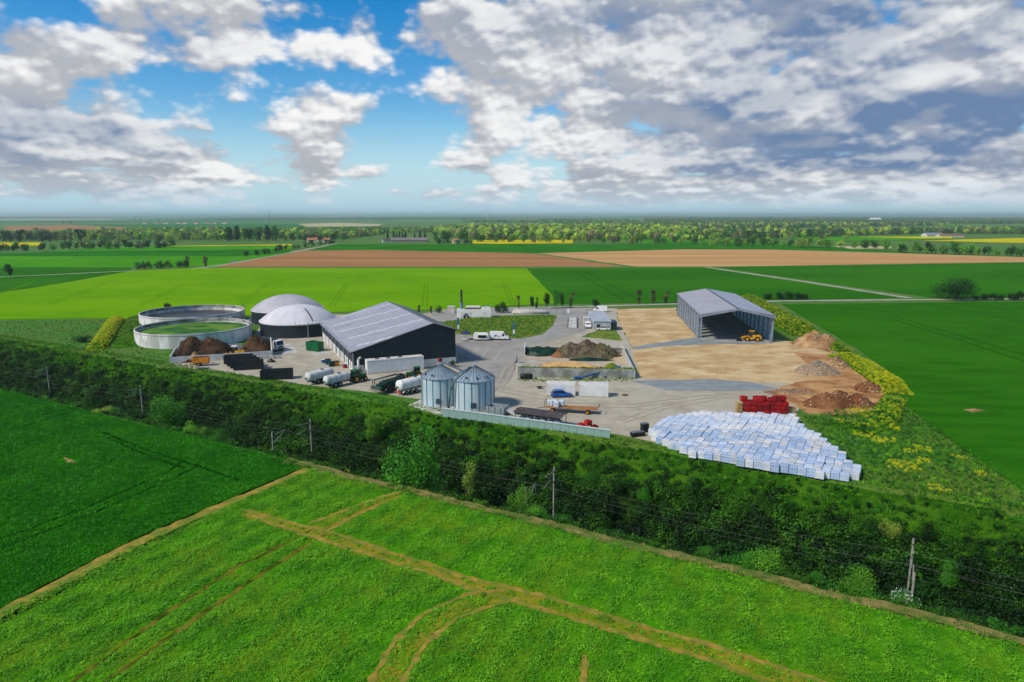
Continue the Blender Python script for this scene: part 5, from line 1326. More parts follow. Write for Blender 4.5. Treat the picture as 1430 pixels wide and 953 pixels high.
for k, (x, y, lv, lb) in enumerate(((809, 601, 0, 'orange-red crate closest to the wall end'), (817, 603, 0, 'orange-red crate between two others by the retaining wall'), (826, 604.5, 0, 'orange-red crate carrying no other, beside the stacked one'), (821, 601, 1, 'orange-red crate lying on top of the small group'), (830, 601, 0, 'orange-red crate on the gravel side of the small group'), (812, 598, 0, 'orange-red crate behind the wall-end one'))):
    t = thing('crate', lb, 'crate', G(x, y) + Vector((0, 0, lv * .95)), R(12 + 5 * k), 'orange-red crates behind the retaining wall')
    b = MB().box(-.55, .55, -.5, -.44, .1, .9).box(-.55, .55, .44, .5, .1, .9).box(-.55, -.49, -.439, .439, .1, .9).box(.49, .55, -.439, .439, .1, .9).box(-.48, .48, -.43, .43, .1, .7); b.build('body', ORRED, t)
    for y_ in (-.4, .32): box('runner', ORRED, t, -.5, .5, y_, y_ + .08, 0, .098)
# stacks of red crates behind the bales
pr, rzr, Lr = frame((1036, 577.5), (1099, 577.5))
rx_ = Vector((math.cos(rzr), math.sin(rzr), 0)); ry_ = Vector((-rx_.y, rx_.x, 0))
crate0 = None; cnt = 0
g = random.Random(5)
for row in range(2):
    for k in range(7):
        nlev = (3, 3, 4, 3, 4, 4, 3)[k] if row == 0 else (4, 3, 4, 4, 3, 4, 4)[k]
        if row == 0 and k == 0: nlev = 3
        off = g.uniform(-.18, .18)
        for lv in range(nlev):
            if crate0 is None:
                t = thing('crate', '', 'crate')
                b = MB().box(-.6, .6, -.5, -.44, .12, .78).box(-.6, .6, .44, .5, .12, .78).box(-.6, -.54, -.439, .439, .12, .78).box(.54, .6, -.439, .439, .12, .78).box(-.53, .53, -.43, .43, .12, .6); b.build('body', RED, t)
                for y_ in (-.45, .35): box('runner', mat('red_dark', c(120, 16, 20), c(90, 12, 16)), t, -.58, .58, y_, y_ + .1, 0, .118)
                crate0 = t
            else: t = copy_tree(crate0)
            t.location = pr + rx_ * (-Lr / 2 + .65 + k * Lr / 7 + g.uniform(-.06, .06)) + ry_ * (row * 1.15 + off) + Vector((0, 0, lv * .79))
            t.rotation_euler = (0, 0, rzr + R(g.uniform(-4, 4)))
            tag(t, 'dark red crate in the tall stacks behind the white bales', 'crate', 'stacked dark red crates')
t = thing('pallet_stack', 'stack of pale wooden pallets at the end of the red crates', 'pallet stack', G(1031.5, 577.5), R(5))
for k in range(14):
    box('pallet', PALEWOOD, t, -.5, .5, -.55, .55, k * .17, k * .17 + .12)
t = thing('wooden_box', 'pale wooden box with lid at the end of the red crates', 'box', G(1104.5, 576.5), R(3))
box('body', PALEWOOD, t, -.65, .65, -.5, .5, .1, 1.1); box('lid', WOOD, t, -.68, .68, -.53, .53, 1.103, 1.16)
for y_ in (-.4, .3): box('runner', WOOD, t, -.6, .6, y_, y_ + .1, 0, .098)
for k, (x, y, lb) in enumerate(((886, 610, 'low black crate beside the white bales'), (894.5, 609, 'black crate between low black crate and white bales'), (900, 603.5, 'black machine box with pale screen behind the bales edge'))):
    t = thing('black_crate', lb, 'crate', G(x, y), R(20))
    hh = (.8, .8, 1.6)[k]
    box('body', BLACK, t, -.6, .6, -.5, .5, .08, hh); box('lid', GREYST, t, -.62, .62, -.52, .52, hh + .003, hh + .06)
    for y_ in (-.4, .3): box('runner', BLACK, t, -.55, .55, y_, y_ + .1, 0, .078)

# wrapped white bales: rows across the pad, the 300 that show largest as things, the rest joined
WRAP = mat('bale_wrap', c(196, 210, 226), c(168, 186, 210), scale=.45, detail=5, rough=.35, spec=.4, col3=c(216, 216, 214), scale3=.35, rnd=.16)
WRAPB = mat('bale_wrap_blue', c(178, 198, 224), c(152, 178, 210), scale=.45, rough=.35, spec=.4, rnd=.10)
WRAPC = mat('bale_wrap_cream', c(218, 217, 200), c(194, 194, 176), scale=.45, rough=.4, spec=.4, rnd=.10)
def bale_mesh(m, seed):
    bm = bmesh.new(); g = random.Random(seed); nl = 4; rings = []
    for k in range(nl):
        for zz, o in ((k / nl + .012, -.012), (k / nl + .05, .008), ((k + 1) / nl - .05, .008), ((k + 1) / nl - .012, -.012)):
            rings.append([bm.verts.new((sx * (.5 + o) + g.uniform(-.012, .012), sy * (.5 + o) + g.uniform(-.012, .012), zz)) for sx, sy in ((-1, -1), (1, -1), (1, 1), (-1, 1))])
    rings.append([bm.verts.new((sx * .44, sy * .44, 1.0 + g.uniform(-.01, .02))) for sx, sy in ((-1, -1), (1, -1), (1, 1), (-1, 1))])
    for a_, b_ in zip(rings[:-1], rings[1:]):
        for i in range(4): bm.faces.new((a_[i], a_[(i + 1) % 4], b_[(i + 1) % 4], b_[i]))
    bm.faces.new(rings[-1]); bm.faces.new(rings[0][::-1])
    me = bpy.data.meshes.new('bale'); bm.to_mesh(me); bm.free(); me.materials.append(m)
    return me
BM_ = [bale_mesh(WRAP, 1), bale_mesh(WRAP, 2), bale_mesh(WRAPB, 3), bale_mesh(WRAPC, 4)]
poly = [G(*q) for q in ((907, 615), (914, 602), (930, 589), (980, 582), (1112, 587), (1119, 602), (1146, 615), (1210, 671), (1186, 673), (1137, 668), (1084, 659), (973, 641), (928, 624))]
sp = []
g = random.Random(11)
for ia in range(-64, 40):
    for js in range(-30, 40):
        a_, s_ = ia * 1.24, 106 + js * 1.16
        a_ += 18 + .3 * (js // 6 % 3) + .12 * math.sin(js * .5); s_ += .45 * (ia // 5 % 2) + .10 * math.sin(ia * 1.3) + g.uniform(-.03, .03); a_ += g.uniform(-.03, .03)
        q = W(a_, s_)
        if inside(np.array([[q.x, q.y, 0]]), poly)[0]:
            if g.random() < .015: continue
            sp.append((q, ia, js))
sp.sort(key=lambda e: e[0].length)
rest = MB()
for k, (q, ia, js) in enumerate(sp):
    grp = math.sin(ia * .55 + 1.3 * math.sin(js * .4)) + .6 * math.sin(js * .9)
    hh = (1.05, 1.12, 1.08, 1.22, 1.1)[(ia // 4 * 7 + js // 6 * 3) % 5] + g.uniform(-.03, .04)
    me = BM_[g.choice((0, 0, 1, 1, 2, 2))] if not (abs(ia - 14) < 3 and abs(js - 12) < 3) else BM_[3]
    rz = math.atan2(EX.y, EX.x) + R(g.uniform(-1.6, 1.6))
    if k < 300:
        o = bpy.data.objects.new('wrapped_bale', me); COL.objects.link(o); o.location = q; o.rotation_euler = (R(g.uniform(-.5, .5)), R(g.uniform(-.5, .5)), rz); o.scale = (1.18, 1.09, hh)
        tag(o, 'white plastic wrapped bale in the close-packed rows at the yard corner', 'bale', 'white wrapped bales')
    else:
        M_ = Matrix.Translation(q) @ Matrix.Rotation(rz, 4, 'Z') @ Matrix.Diagonal((1.18, 1.09, hh, 1))
        rest.add([v.co for v in me.vertices], [tuple(p_.vertices) for p_ in me.polygons], M_)
print('bales', len(sp))
if rest.v: rest.build('wrapped_bales_beyond', WRAP, kind='stuff')

# ------------------------------------------------------------------ the far side of the yard
p, rz, L = frame((638, 444), (686, 444))
t = thing('generator_container', 'white container generator with roof coolers and tall dark chimney', 'generator', p + Vector((0, 1.4, 0)), rz); h = L / 2
box('body', WHITE, t, -h, h, -1.4, 1.4, .1, 3.2)
for x in (-h + 1.5, -h + 4.5, h - 3): box('door', WHITED, t, x, x + 1.1, -1.43, -1.4, .2, 2.3)
box('louvre', GREYST, t, -h + 2.9, -h + 4.2, -1.46, -1.4, .5, 1.7)
ch = MB().cyl((-h + 1.7, .2, 3.2), (-h + 1.7, .2, 10.4), .42, n=12).build('chimney', mat('stack_dark', c(60, 68, 70), c(44, 52, 54)), t)
MB().cyl((-h + 1.7, .2, 3.2), (-h + 1.7, .2, 5.6), .6, n=12).build('chimney_jacket', mat('stack_blue', c(130, 150, 165), c(110, 130, 146)), ch)
MB().lathe([(.01, -2.2), (.5, -2.1), (.55, 0), (.55, 3.2), (.01, 3.3)], 12, (-h + 5.5, 0, 3.9), 'x').build('silencer', WHITED, t)
for x in (h - 3.6, h - 1.9): 
    q = MB().box(x, x + 1.5, -1, 1, 3.2, 4.2).build('cooler', WHITE, t); MB().cyl((x + .75, 0, 4.2), (x + .75, 0, 4.5), .6, n=12).build('fan', BLACK, q)
box('roof_frame', RUST, t, -h + 3, h - 4, -.9, .9, 3.2, 3.35)
for x, s_ in ((-h + 3.0, 1.0), (-h + 4.4, .8)):
    q = tag(MB().cyl((0, 0, 0), (0, 0, s_), .45, n=12).cyl((0, 0, s_), (0, 0, s_ + .15), .2, n=8).build('drum', BLACK), ('tall black drum in front of the white generator' if s_ == 1 else 'short black drum in front of the white generator'), 'drum'); q.location = p + Vector((x, -1.2, 0))
t = thing('site_cabin', 'small cream cabin beside the white generator', 'cabin', G(630, 437.5))
box('body', mat('cream', c(226, 214, 190), c(206, 194, 170)), t, -1.4, 1.4, 0, 2.4, .1, 2.5); box('roof', WHITED, t, -1.5, 1.5, -.1, 2.5, 2.503, 2.62); box('door', WHITED, t, .2, 1.0, -.04, 0, .1, 2.1); box('base', GREYST, t, -1.3, 1.3, .1, 2.3, 0, .098)
p, rz, L = frame((713, 439.5), (768, 439.5))
bm = bmesh.new(); bmesh.ops.create_cube(bm, size=1)
for v in bm.verts:
    v.co.x *= L * (1.0 if v.co.z < 0 else .80); v.co.y *= 7.5 * (1.0 if v.co.z < 0 else .6); v.co.z = .05 if v.co.z < 0 else 1.6
bmesh.ops.bevel(bm, geom=bm.edges[:], offset=.45, segments=3, affect='EDGES')
me = bpy.data.meshes.new('storage_bladder'); bm.to_mesh(me); bm.free(); me.materials.append(mat('bladder', c(206, 200, 188), c(186, 180, 166), scale=.4, rough=.6)); me.polygons.foreach_set('use_smooth', [True] * len(me.polygons))
t = thing('storage_bladder', 'long pale pillow tank lying behind the grass island', 'bladder tank', p + Vector((0, 3.8, 0)))
link('pillow', me, t); MB().cyl((0, 0, 1.5), (0, 0, 1.75), .25, n=10).build('filler_cap', GREYST, t)
for k, (x0, x1, y, lb) in enumerate(((768, 795, 438.5, 'mesh gate panels with white sign before the weighbridge'), (819, 828, 438.5, 'mesh gate panel by the van behind the office'))):
    p, rz, L = frame((x0, y), (x1, y)); t = thing('mesh_gate', lb, 'gate', p, rz)
    for x in np.linspace(-L / 2, L / 2, 4 if k == 0 else 2): box('post', GREYST if k == 0 else BLACK, t, x - .06, x + .06, -.06, .06, 0, 1.9)
    for z in (.3, .85, 1.4, 1.8): box('bar', GREYST, t, -L / 2, L / 2, -.02, .02, z, z + .05)
    if k == 0: box('gate_sign', WHITE, t, L / 2 - .9, L / 2 + .1, -.1, -.07, .3, 2.0)
p0, p1 = G(799, 459), G(799.5, 444.5); Lw = (p1 - p0).length
t = thing('weighbridge', 'raised concrete weighbridge deck with kerbs on the entrance lane', 'weighbridge', p0, math.atan2(p1.y - p0.y, p1.x - p0.x))
for k in range(6): box('deck_slab', CONC, t, k * Lw / 6 + .02, (k + 1) * Lw / 6 - .02, -1.5, 1.5, .1, .38)
for y in (-1.72, 1.52): box('kerb', CONCD, t, 0, Lw, y, y + .2, 0, .6)
A_ = G(829, 462.5); t = thing('office', 'grey flat-roofed office cabin beside the weighbridge', 'office', A_ + Vector((0, 1, 0)), R(-2))
box('wall', mat('office_wall', c(186, 190, 196), c(168, 172, 178)), t, 0, 5.9, 0, 24, 0, 3.0); 
rf = box('roof', mat('office_roof', c(188, 196, 206), c(172, 180, 190), scale=.3, rough=.5), t, -.2, 6.1, -.2, 24.2, 3.003, 3.2)
for y in np.linspace(.5, 23.5, 12): box('roof_seam', mat('office_seam', c(168, 176, 186)), rf, -.2, 6.1, y, y + .06, 3.2, 3.23)
for y in (2, 6, 10, 15, 19): 
    w_ = box('window', GLASS, t, -.04, 0.02, y, y + 1.6, 1.1, 2.2); box('frame', WHITE, w_, -.06, -.045, y - .08, y + 1.68, 1.02, 1.09)
box('door', CLAD, t, 1.2, 2.2, -.05, 0.02, 0, 2.1); box('porch', WHITE, t, -2.6, -.21, 12, 13.4, 2.6, 2.75)
for y in (12.1, 13.2): box('porch_post', WHITE, t, -2.5, -2.4, y, y + .1, 0, 2.6)
t = thing('dark_store', 'dark blue-grey storage box at the end of the office', 'storage box', A_ + Vector((6.2, 1, 0)), R(-2))
box('body', CLAD, t, 0, 1.7, 0, 6, 0, 2.7); box('lid', mat('store_top', c(60, 76, 84)), t, -.05, 1.75, -.05, 6.05, 2.703, 2.8)

# ------------------------------------------------------------------ railway
BALL = mat('ballast', c(110, 104, 96), c(80, 76, 70), scale=1.5, bump=.6, bscale=4, rough=.95)
for s_ in (84.3, 88.5):
    V = []; As = list(range(-400, 301, 20))
    for a_ in As: V += [W(a_, s_ - 2.1, -9.7), W(a_, s_ - 1.4, -9.05), W(a_, s_ + 1.4, -9.05), W(a_, s_ + 2.1, -9.7)]
    Fq = [(4 * i + j, 4 * i + j + 1, 4 * i + 5 + j, 4 * i + 4 + j) for i in range(len(As) - 1) for j in range(3)]
    tag(link('track_bed', mesh_np('track_bed', V, Fq, BALL)), kind='structure')
    t = thing('railway_track', 'railway track at the %s side of the cutting bottom' % ('camera' if 0 else ('near-field' if s_ < 86 else 'scrub bank')), 'track', W(0, s_, -9.05), math.atan2(EX.y, EX.x))
    for y in (-.7175, .7175): MB().box(-400, 300, y - .035, y + .035, .10, .26).build('rail', mat('rail', c(96, 78, 66), c(70, 58, 50), rough=.5), t)
    tie = None
    for k in range(-120, 90):
        if tie is None: tie = MB().box(-.12, .12, -1.25, 1.25, -.05, .095).build('sleeper', CONCD, t); tie.location = (k * 1.2, 0, 0)
        else: q = link('sleeper', tie.data, t); q.location = (k * 1.2, 0, 0)
MAST = mat('mast_steel', c(168, 168, 158), c(140, 140, 130), scale=1, rough=.6)
def mast(a_, s_, side, label):
    t = thing('catenary_mast', label, 'mast', W(a_, s_, -8), math.atan2(EX.y, EX.x))
    b = MB(); b.box(-.10, .10, -.13, -.09, -1.4, 7.6).box(-.10, .10, .09, .13, -1.4, 7.6).box(-.02, .02, -.089, .089, -1.4, 7.6); b.build('post', MAST, t)
    d = side * 3.1
    MB().tube([(0, 0, 6.9), (0, d, 7.1)], .05).build('top_tube', MAST, t)
    MB().tube([(0, 0, 5.2), (0, d * .85, 6.9)], .05).build('bracket', MAST, t)
    MB().tube([(0, d * .35, 5.9), (0, d * 1.12, 5.4)], .035).build('steady_arm', MAST, t)
    for p_ in ((0, 0, 6.9), (0, 0, 5.2)): MB().cyl(p_, (p_[0], p_[1] + side * .5, p_[2] + .04), .1, n=8).build('insulator', mat('insul', c(96, 60, 44)), t)
    box('foundation', CONCD, t, -.4, .4, -.4, .4, -1.7, -1.3)
def a_at(px, s_, sl):        # position along the line for a mast in that direction
    Y = s_ / (NX.y + NX.x * sl); return W(0, 0).x * 0 + (EX.x * sl * Y + EX.y * Y)
names = ['left of the round bush', 'below the black skips', 'under the silos, behind the tall willow', 'below the retaining wall end', 'near the white-flowering bush', 'past the dark end bushes', 'under the long compost heap']
MA = [a_at(0, 90.5, q) for q in (-.70, -.5625, -.309, .0636, .632)]
MA = MA[:5] + [MA[4] + 50]
lb_far = ['far-side catenary mast along the scrub bank by the overgrown tank', 'far-side catenary mast beside the big round bush', 'far-side catenary mast between round bush and tall willow', 'far-side catenary mast past the slender yellow sapling', 'far-side catenary mast behind the white-flowering bush', 'far-side catenary mast beyond the white-flowering bush']
for q, lb in zip(MA, lb_far): mast(q, 90.8, -1, lb)
lb_near = ['near-side catenary mast sunk in bushes by the overgrown tank', 'near-side catenary mast next to the big round bush', 'near-side catenary mast at the corner of the dark crop', 'near-side catenary mast in the bright bush past the sapling', 'near-side catenary mast next to the white-flowering bush', 'near-side catenary mast beyond the white-flowering bush']
for q, lb in list(zip(MA, lb_near))[2:]: mast(q, 81.6, 1, lb)
for s_, lb in ((87.9, 'scrub bank'), (84.6, 'near field')):
    t = thing('overhead_line', 'overhead contact line of the track on the %s side' % lb, 'wire', W(0, s_, -8), math.atan2(EX.y, EX.x))
    xs = [MA[0] - 60] + MA + [MA[-1] + 50]
    pts = []
    for x0, x1 in zip(xs[:-1], xs[1:]):
        for i in range(8): u = i / 8; pts.append((x0 + (x1 - x0) * u, 0, 7.1 - 1.0 * 4 * u * (1 - u)))
    pts.append((xs[-1], 0, 7.1))
    MB().tube(pts, .006, 4).build('catenary_wire', MAST, t); MB().tube([(x, 0, 5.4) for x in xs], .004, 4).build('contact_wire', MAST, t)
    dr = MB()
    for i in range(2, len(pts), 2):
        x, _, z = pts[i]
        if z - 5.4 > .15: dr.cyl((x, 0, 5.41), (x, 0, z), .01, n=3)
    dr.build('droppers', MAST, t, kind='stuff')
# ------------------------------------------------------------------ trees
def crown_blobs(kind, seed):
    g = np.random.default_rng(seed); b = []
    if kind == 'poplar':
        for i in range(10): z = .18 + .78 * i / 9; r = .15 * (1 - abs(z - .5) * 1.1) + .04; b.append((g.normal() * .02, g.normal() * .02, z, r, r, .10))
    elif kind == 'conifer':
        for i in range(12): z = .08 + .9 * i / 11; r = .24 * (1.02 - z); b.append((g.normal() * .015, g.normal() * .015, z, r, r, .06))
    elif kind == 'bush':
        for i in range(13):
            a, rr = g.uniform(0, 6.28), g.uniform(0, .42); s = g.uniform(.2, .32); b.append((math.cos(a) * rr, math.sin(a) * rr, g.uniform(.22, .8 - rr * .7), s, s, s * .85))
    elif kind == 'wisp':
        for i in range(16):
            a, rr = g.uniform(0, 6.28), g.uniform(.02, .22); z = g.uniform(.2, .95); s = g.uniform(.05, .11); b.append((math.cos(a) * rr * z, math.sin(a) * rr * z, z, s, s, s * 1.5))
    else:
        for i in range(16):
            a, rr = g.uniform(0, 6.28), g.uniform(0, .30); z = g.uniform(.32, .86); s = g.uniform(.13, .22) * (1.15 - .3 * abs(z - .6)); b.append((math.cos(a) * rr * (1.25 - abs(z - .5)), math.sin(a) * rr * (1.25 - abs(z - .5)), z, s, s, s * .85))
    return b
BARK = mat('bark', c(92, 78, 60), c(66, 56, 44), scale=2, rough=.9)
def trunk_mesh(kind, seed):
    g = random.Random(seed); m = MB()
    r0 = .022 if kind not in ('bush', 'wisp') else .014
    top = .8 if kind in ('poplar', 'conifer') else .5
    if kind in ('bush', 'wisp'):
        for k in range(4): a = g.uniform(0, 6.28); m.cyl((math.cos(a) * .03, math.sin(a) * .03, -.06), (math.cos(a) * .16, math.sin(a) * .16, .62), r0, r0 * .4, 5)
    else:
        m.cyl((0, 0, -.06), (0, 0, top), r0, r0 * .5, 6)
        for k in range(5): a = g.uniform(0, 6.28); z = g.uniform(.3, top); m.cyl((0, 0, z), (math.cos(a) * .2, math.sin(a) * .2, z + g.uniform(.1, .25)), r0 * .5, r0 * .2, 4)
    o = m.build('trunk', BARK, None); me = o.data; bpy.data.objects.remove(o); return me
TM = {}
def tree_meshes(kind, m, lod, v):
    k = (kind, m.name, lod, v)
    if k not in TM:
        n, lf = {'far': (230, .075), 'mid': (900, .042), 'near': (5200, .017)}[lod]
        if kind == 'wisp': n = int(n * .45)
        V, Fq = leaf_cloud(crown_blobs(kind, 300 + v), n, lf, 500 + v, shell=.45 if kind != 'wisp' else .1)
        TM[k] = (mesh_np('crown', V, Fq, m), trunk_mesh(kind, v))
    return TM[k]
def tree(name, label, cat, loc, h, w, kind, m, lod='far', v=0, group=None, rz=None):
    t = thing(name, label, cat, loc, rng.uniform(0, 6.28) if rz is None else rz, group)
    cr, tr = tree_meshes(kind, m, lod, v)
    sx = w / {'poplar': .34, 'conifer': .46, 'bush': 1.1, 'wisp': .6}.get(kind, .92)
    t.scale = (sx, sx, h)
    link('crown', cr, t); link('trunk', tr, t)
    return t
def row(p0, p1, n, h0, h1, kinds, mats, label, group, jit=2.0, wr=(.75, 1.1), name='tree', cat='tree', lod='far'):
    a, b = G(*p0), G(*p1)
    for i in range(n):
        q = a.lerp(b, (i + .5 + rng.uniform(-.35, .35)) / n) + Vector((rng.uniform(-jit, jit), rng.uniform(-jit, jit), 0))
        h = rng.uniform(h0, h1); kd = rng.choice(kinds)
        ww = h * rng.uniform(*wr) * (.42 if kd in ('poplar', 'conifer') else 1)
        tree(name, label, cat, q, h, ww, kd, rng.choice(mats), lod, rng.randrange(4), group)

# trees of the plain, one by one
row((-30, 352.5), (240, 346.5), 34, 8, 12, ['round', 'bush'], [LF_DK, LF_DK, LF_MD, LF_OL], 'dark hedgerow tree between the green fields and yellow patches', 'dark hedgerow of the plain', 5)
row((-10, 340), (125, 337.5), 14, 14, 19, ['round', 'round', 'wisp'], [LF_OL, LF_OL, LF_DK], 'olive-brown tall tree behind the small yellow field patches', 'olive-brown trees by the yellow patches', 12)
row((125, 339), (312, 337), 26, 9, 14, ['round', 'bush'], [LF_YL, LF_YL, LF_LT, LF_MD], 'spring-green tree in the belt behind the thin yellow strip', 'spring-green belt by the yellow strip', 12)
row((308, 337), (385, 337), 14, 18, 24, ['poplar', 'round'], [LF_MD, LF_MD, LF_DK], 'tall mid-green tree in the block before the radio mast', 'tall block by the radio mast', 10)
row((385, 337.5), (480, 338), 12, 9, 14, ['round'], [LF_MD, LF_DK, LF_OL], 'mixed dark tree around the orange-roofed houses', 'trees round the houses', 8)
row((345, 360.5), (402, 349.5), 9, 6, 8.5, ['bush', 'round'], [LF_DK, LF_DK, LF_MD], 'dark roadside tree by the corner of the ploughed field', 'roadside trees', 2)
row((406, 349), (468, 341.5), 9, 6, 9, ['bush', 'round'], [LF_DK, LF_MD], 'roadside tree on the stretch leading to the houses', 'roadside trees', 3)
row((188, 377), (266, 373.5), 9, 5.5, 7.5, ['bush'], [LF_DK, LF_DK, LF_MD], 'dark bush in the hedge at the corner of the lime field', 'hedge at the lime field corner', 1.5)
for x, lb in ((262, 'thin brownish tree at the hedge end near the road'), (287, 'thin brownish tree standing alone by the road')): tree('tree', lb, 'tree', G(x, 373.6), 9, 7, 'wisp', LF_OL, 'mid', 1)
row((536, 337), (602, 337), 10, 12, 16, ['conifer'], [LF_CON], 'dark conifer behind the long grey farm building', 'conifers at the farm', 6, (.9, 1.2))
row((604, 341), (665, 341), 9, 6, 9, ['bush'], [LF_DK, LF_MD], 'low dark tree in the hedge beside the conifer farm', 'hedge beside the farm', 4)
row((606, 339), (660, 337), 8, 14, 18, ['round'], [LF_MD, LF_DK], 'broad green tree next to the dark conifers', 'broad trees by the farm', 10)
row((660, 339), (980, 341), 40, 8, 14, ['round', 'bush'], [LF_YL, LF_MD, LF_LT, LF_OL], 'pale spring tree at the edge of the central wood', 'edge of the central wood', 8)
row((980, 344), (1245, 348), 34, 9, 14, ['round', 'bush'], [LF_YL, LF_LT, LF_MD, LF_LT], 'yellow-green tree in the belt behind the tan field', 'belt behind the tan field', 6)
row((1250, 353.5), (1440, 358.5), 24, 8, 13, ['round', 'bush'], [LF_MD, LF_DK, LF_LT], 'dark tree in the belt at the end of the tan field', 'belt at the tan field end', 6)
row((1050, 336), (1200, 337), 10, 9, 13, ['round'], [LF_OL, LF_LT, LF_YL], 'loose tree standing in the meadows beyond the belt', 'meadow trees', 10)
# nearer single plants
tree('tree', 'lone dark round tree beside the pale field track', 'tree', G(15, 388), 9.5, 6.5, 'round', LF_DK, 'mid', 0)
tree('bush', 'dark bush peeping over the rear open tank', 'bush', G(234, 433), 3.4, 5, 'bush', LF_DK, 'mid', 1)
for k, x in enumerate((1074, 1088, 1101, 1114, 1125)): tree('bush', 'dark bush in the clump beside the lane behind the barn', 'bush', G(x, 418.5), 4.4 - .35 * abs(k - 2), 5.5, 'bush', LF_DK, 'mid', k % 4, 'dark clump behind the barn')
tree('bush', 'biggest dark shrub where the farm track meets the lane', 'bush', G(1334, 418.5), 11.0, 21, 'bush', LF_DK, 'near', 2)
for k in range(8): tree('bush', 'dark hedge bush along the lane past the biggest shrub', 'bush', G(1362 + k * 12, 419.5), rng.uniform(3.2, 5), 5.5, 'bush', LF_DK, 'mid', k % 4, 'dark hedge beside the lane')
for k, (x, y, h, w, kd, m, lb) in enumerate(((694, 437, 4.2, 4.2, 'bush', LF_DK, 'smaller dark shrub close to the white generator'), (703, 437, 5, 4.6, 'bush', LF_DK, 'larger dark shrub between generator and pillow tank'), (724, 433, 6, 2.4, 'wisp', LF_OL, 'thin brown sapling behind the pillow tank'), (743, 432, 5.5, 3, 'round', LF_DK, 'small dark tree behind the middle of the pillow tank'), (749, 432, 5.2, 3, 'wisp', LF_MD, 'loose sapling behind the pillow tank'), (763, 431.5, 7, 3.4, 'round', LF_DK, 'dark narrow tree between pillow tank and site entrance'), (776, 431, 8, 3.6, 'round', LF_MD, 'taller green tree at the site entrance'), (785, 431, 6.6, 3.2, 'round', LF_MD, 'shorter green tree at the site entrance'), (797, 430.5, 7.5, 4, 'wisp', LF_OL, 'leafless brownish tree at the site entrance'),
                                         (831, 428, 3.6, 5, 'bush', LF_DK, 'round dark bush across the lane from the office'), (892, 425.5, 6.5, 4, 'wisp', LF_OL, 'thin brown tree on the lane before the barn, next to the sand'), (912, 425, 6.5, 5, 'wisp', LF_OL, 'middle one of three thin brown trees by the barn'), (929, 424.5, 6, 5, 'wisp', LF_OL, 'thin brown tree closest to the barn eave'), (602, 438, 3, 2, 'wisp', LF_DK, 'small dark sapling near the cream cabin'), (613, 437.5, 3.4, 3, 'bush', LF_DK, 'dark shrub next to the cream cabin'), (585, 439, 3.6, 2, 'wisp', LF_DK, 'dark sapling over the warehouse roof end'), (118, 478, 2.6, 6, 'bush', LF_DK, 'dark bramble bush in the grass by the yellow bank'), (632, 513, 2.0, 3, 'bush', LF_DK, 'dark shrub at the warehouse gable end'))):
    tree('bush' if kd == 'bush' else 'tree', lb, 'bush' if kd == 'bush' else 'tree', G(x, y), h, w, kd, m, 'mid', k % 4)
# plants of the cutting, near the camera
def on_bank(px, s_):
    u = (px - CX) / F; Y = s_ / (NX.y + NX.x * u * 1.04); return Vector((u * 1.04 * Y, Y, zcut(s_)))
for k, (x, s_, h, w, kd, m, lb) in enumerate((
        (590, 77, 14.5, 11.5, 'bush', LF_WL, 'tall green willow rising from the near bank below the silos'),
        (655, 74.5, 6.6, 3.8, 'wisp', LF_YL, 'slender yellowish sapling beside the tall willow'),
        (560, 75.5, 4.0, 4.0, 'bush', LF_LT, 'light green shrub at the foot of the tall willow'),
        (228, 76, 10, 9, 'bush', LF_WL, 'big round green bush beside the dark crop'),
        (268, 74.5, 4.0, 4, 'bush', LF_LT, 'taller bright bush next to the big round one'), (285, 74, 2.8, 3.4, 'bush', LF_LT, 'small bright bush second from the big round one'), (306, 74, 3.0, 4.6, 'bush', LF_MD, 'rounded bush third from the big round one'),
        (160, 75, 3.2, 8, 'bush', LF_MD, 'long low bush at the dark crop edge'), (150, 74, 2.2, 5, 'bush', LF_YL, 'yellowish low bush at the dark crop edge'),
        (732, 75, 5.6, 4.8, 'bush', LF_LT, 'bright green bush at the near catenary arm'), (750, 74, 2.4, 3.0, 'bush', LF_LT, 'small bright bush next to the catenary arm bush'), (790, 74, 2.0, 3.2, 'bush', LF_MD, 'low bush below the far-side mast'),
        (850, 74, 1.6, 4, 'bush', LF_MD, 'low spreading bush near the path edge shrubs'), (996, 73.8, 1.9, 2.6, 'bush', LF_MD, 'small round bush beside the field edge'),
        (1085, 75, 4.6, 5.4, 'bush', LF_LT, 'wide light green bush above the field edge'), (1060, 74.5, 3.2, 4.0, 'bush', LF_MD, 'bush joined to the wide light one'), (1112, 75, 2.8, 3.6, 'bush', LF_LT, 'smaller light bush next to the wide light one'),
        (1162, 74.6, 2.8, 3.2, 'bush', LF_MD, 'pointed bush between the two light ones'), (1222, 74.6, 4.6, 4.0, 'bush', LF_LT, 'round light green bush near the white-flowering one'),
        (1340, 74.6, 2.0, 3.6, 'bush', LF_DK, 'dark low bush next to the white-flowering one'), (1385, 74.8, 2.4, 4.6, 'bush', LF_DK, 'dark spreading bush at the field edge'), (1425, 75, 2.4, 4, 'bush', LF_DK, 'dark bush past the spreading one'),
        (522, 97, 6.0, 4.6, 'round', LF_LT, 'light green young tree on the scrub slope below the spreader'), (905, 97, 3.0, 3.2, 'bush', LF_MD, 'pale bush on the scrub slope below the bales'), (1255, 99, 3.0, 3.0, 'bush', LF_YL, 'yellowish bush on the scrub slope under the flower mound'), (1355, 95, 4, 4, 'bush', LF_MD, 'mid-green bush on the dark slope behind the white-flowering one'), (830, 98, 2.6, 3, 'bush', LF_MD, 'light bush on the slope below the wall end'))):
    tree('tree' if kd != 'bush' else 'bush', lb, 'tree' if kd != 'bush' else 'bush', on_bank(x, s_), h, w, kd, m, 'near', k % 4)
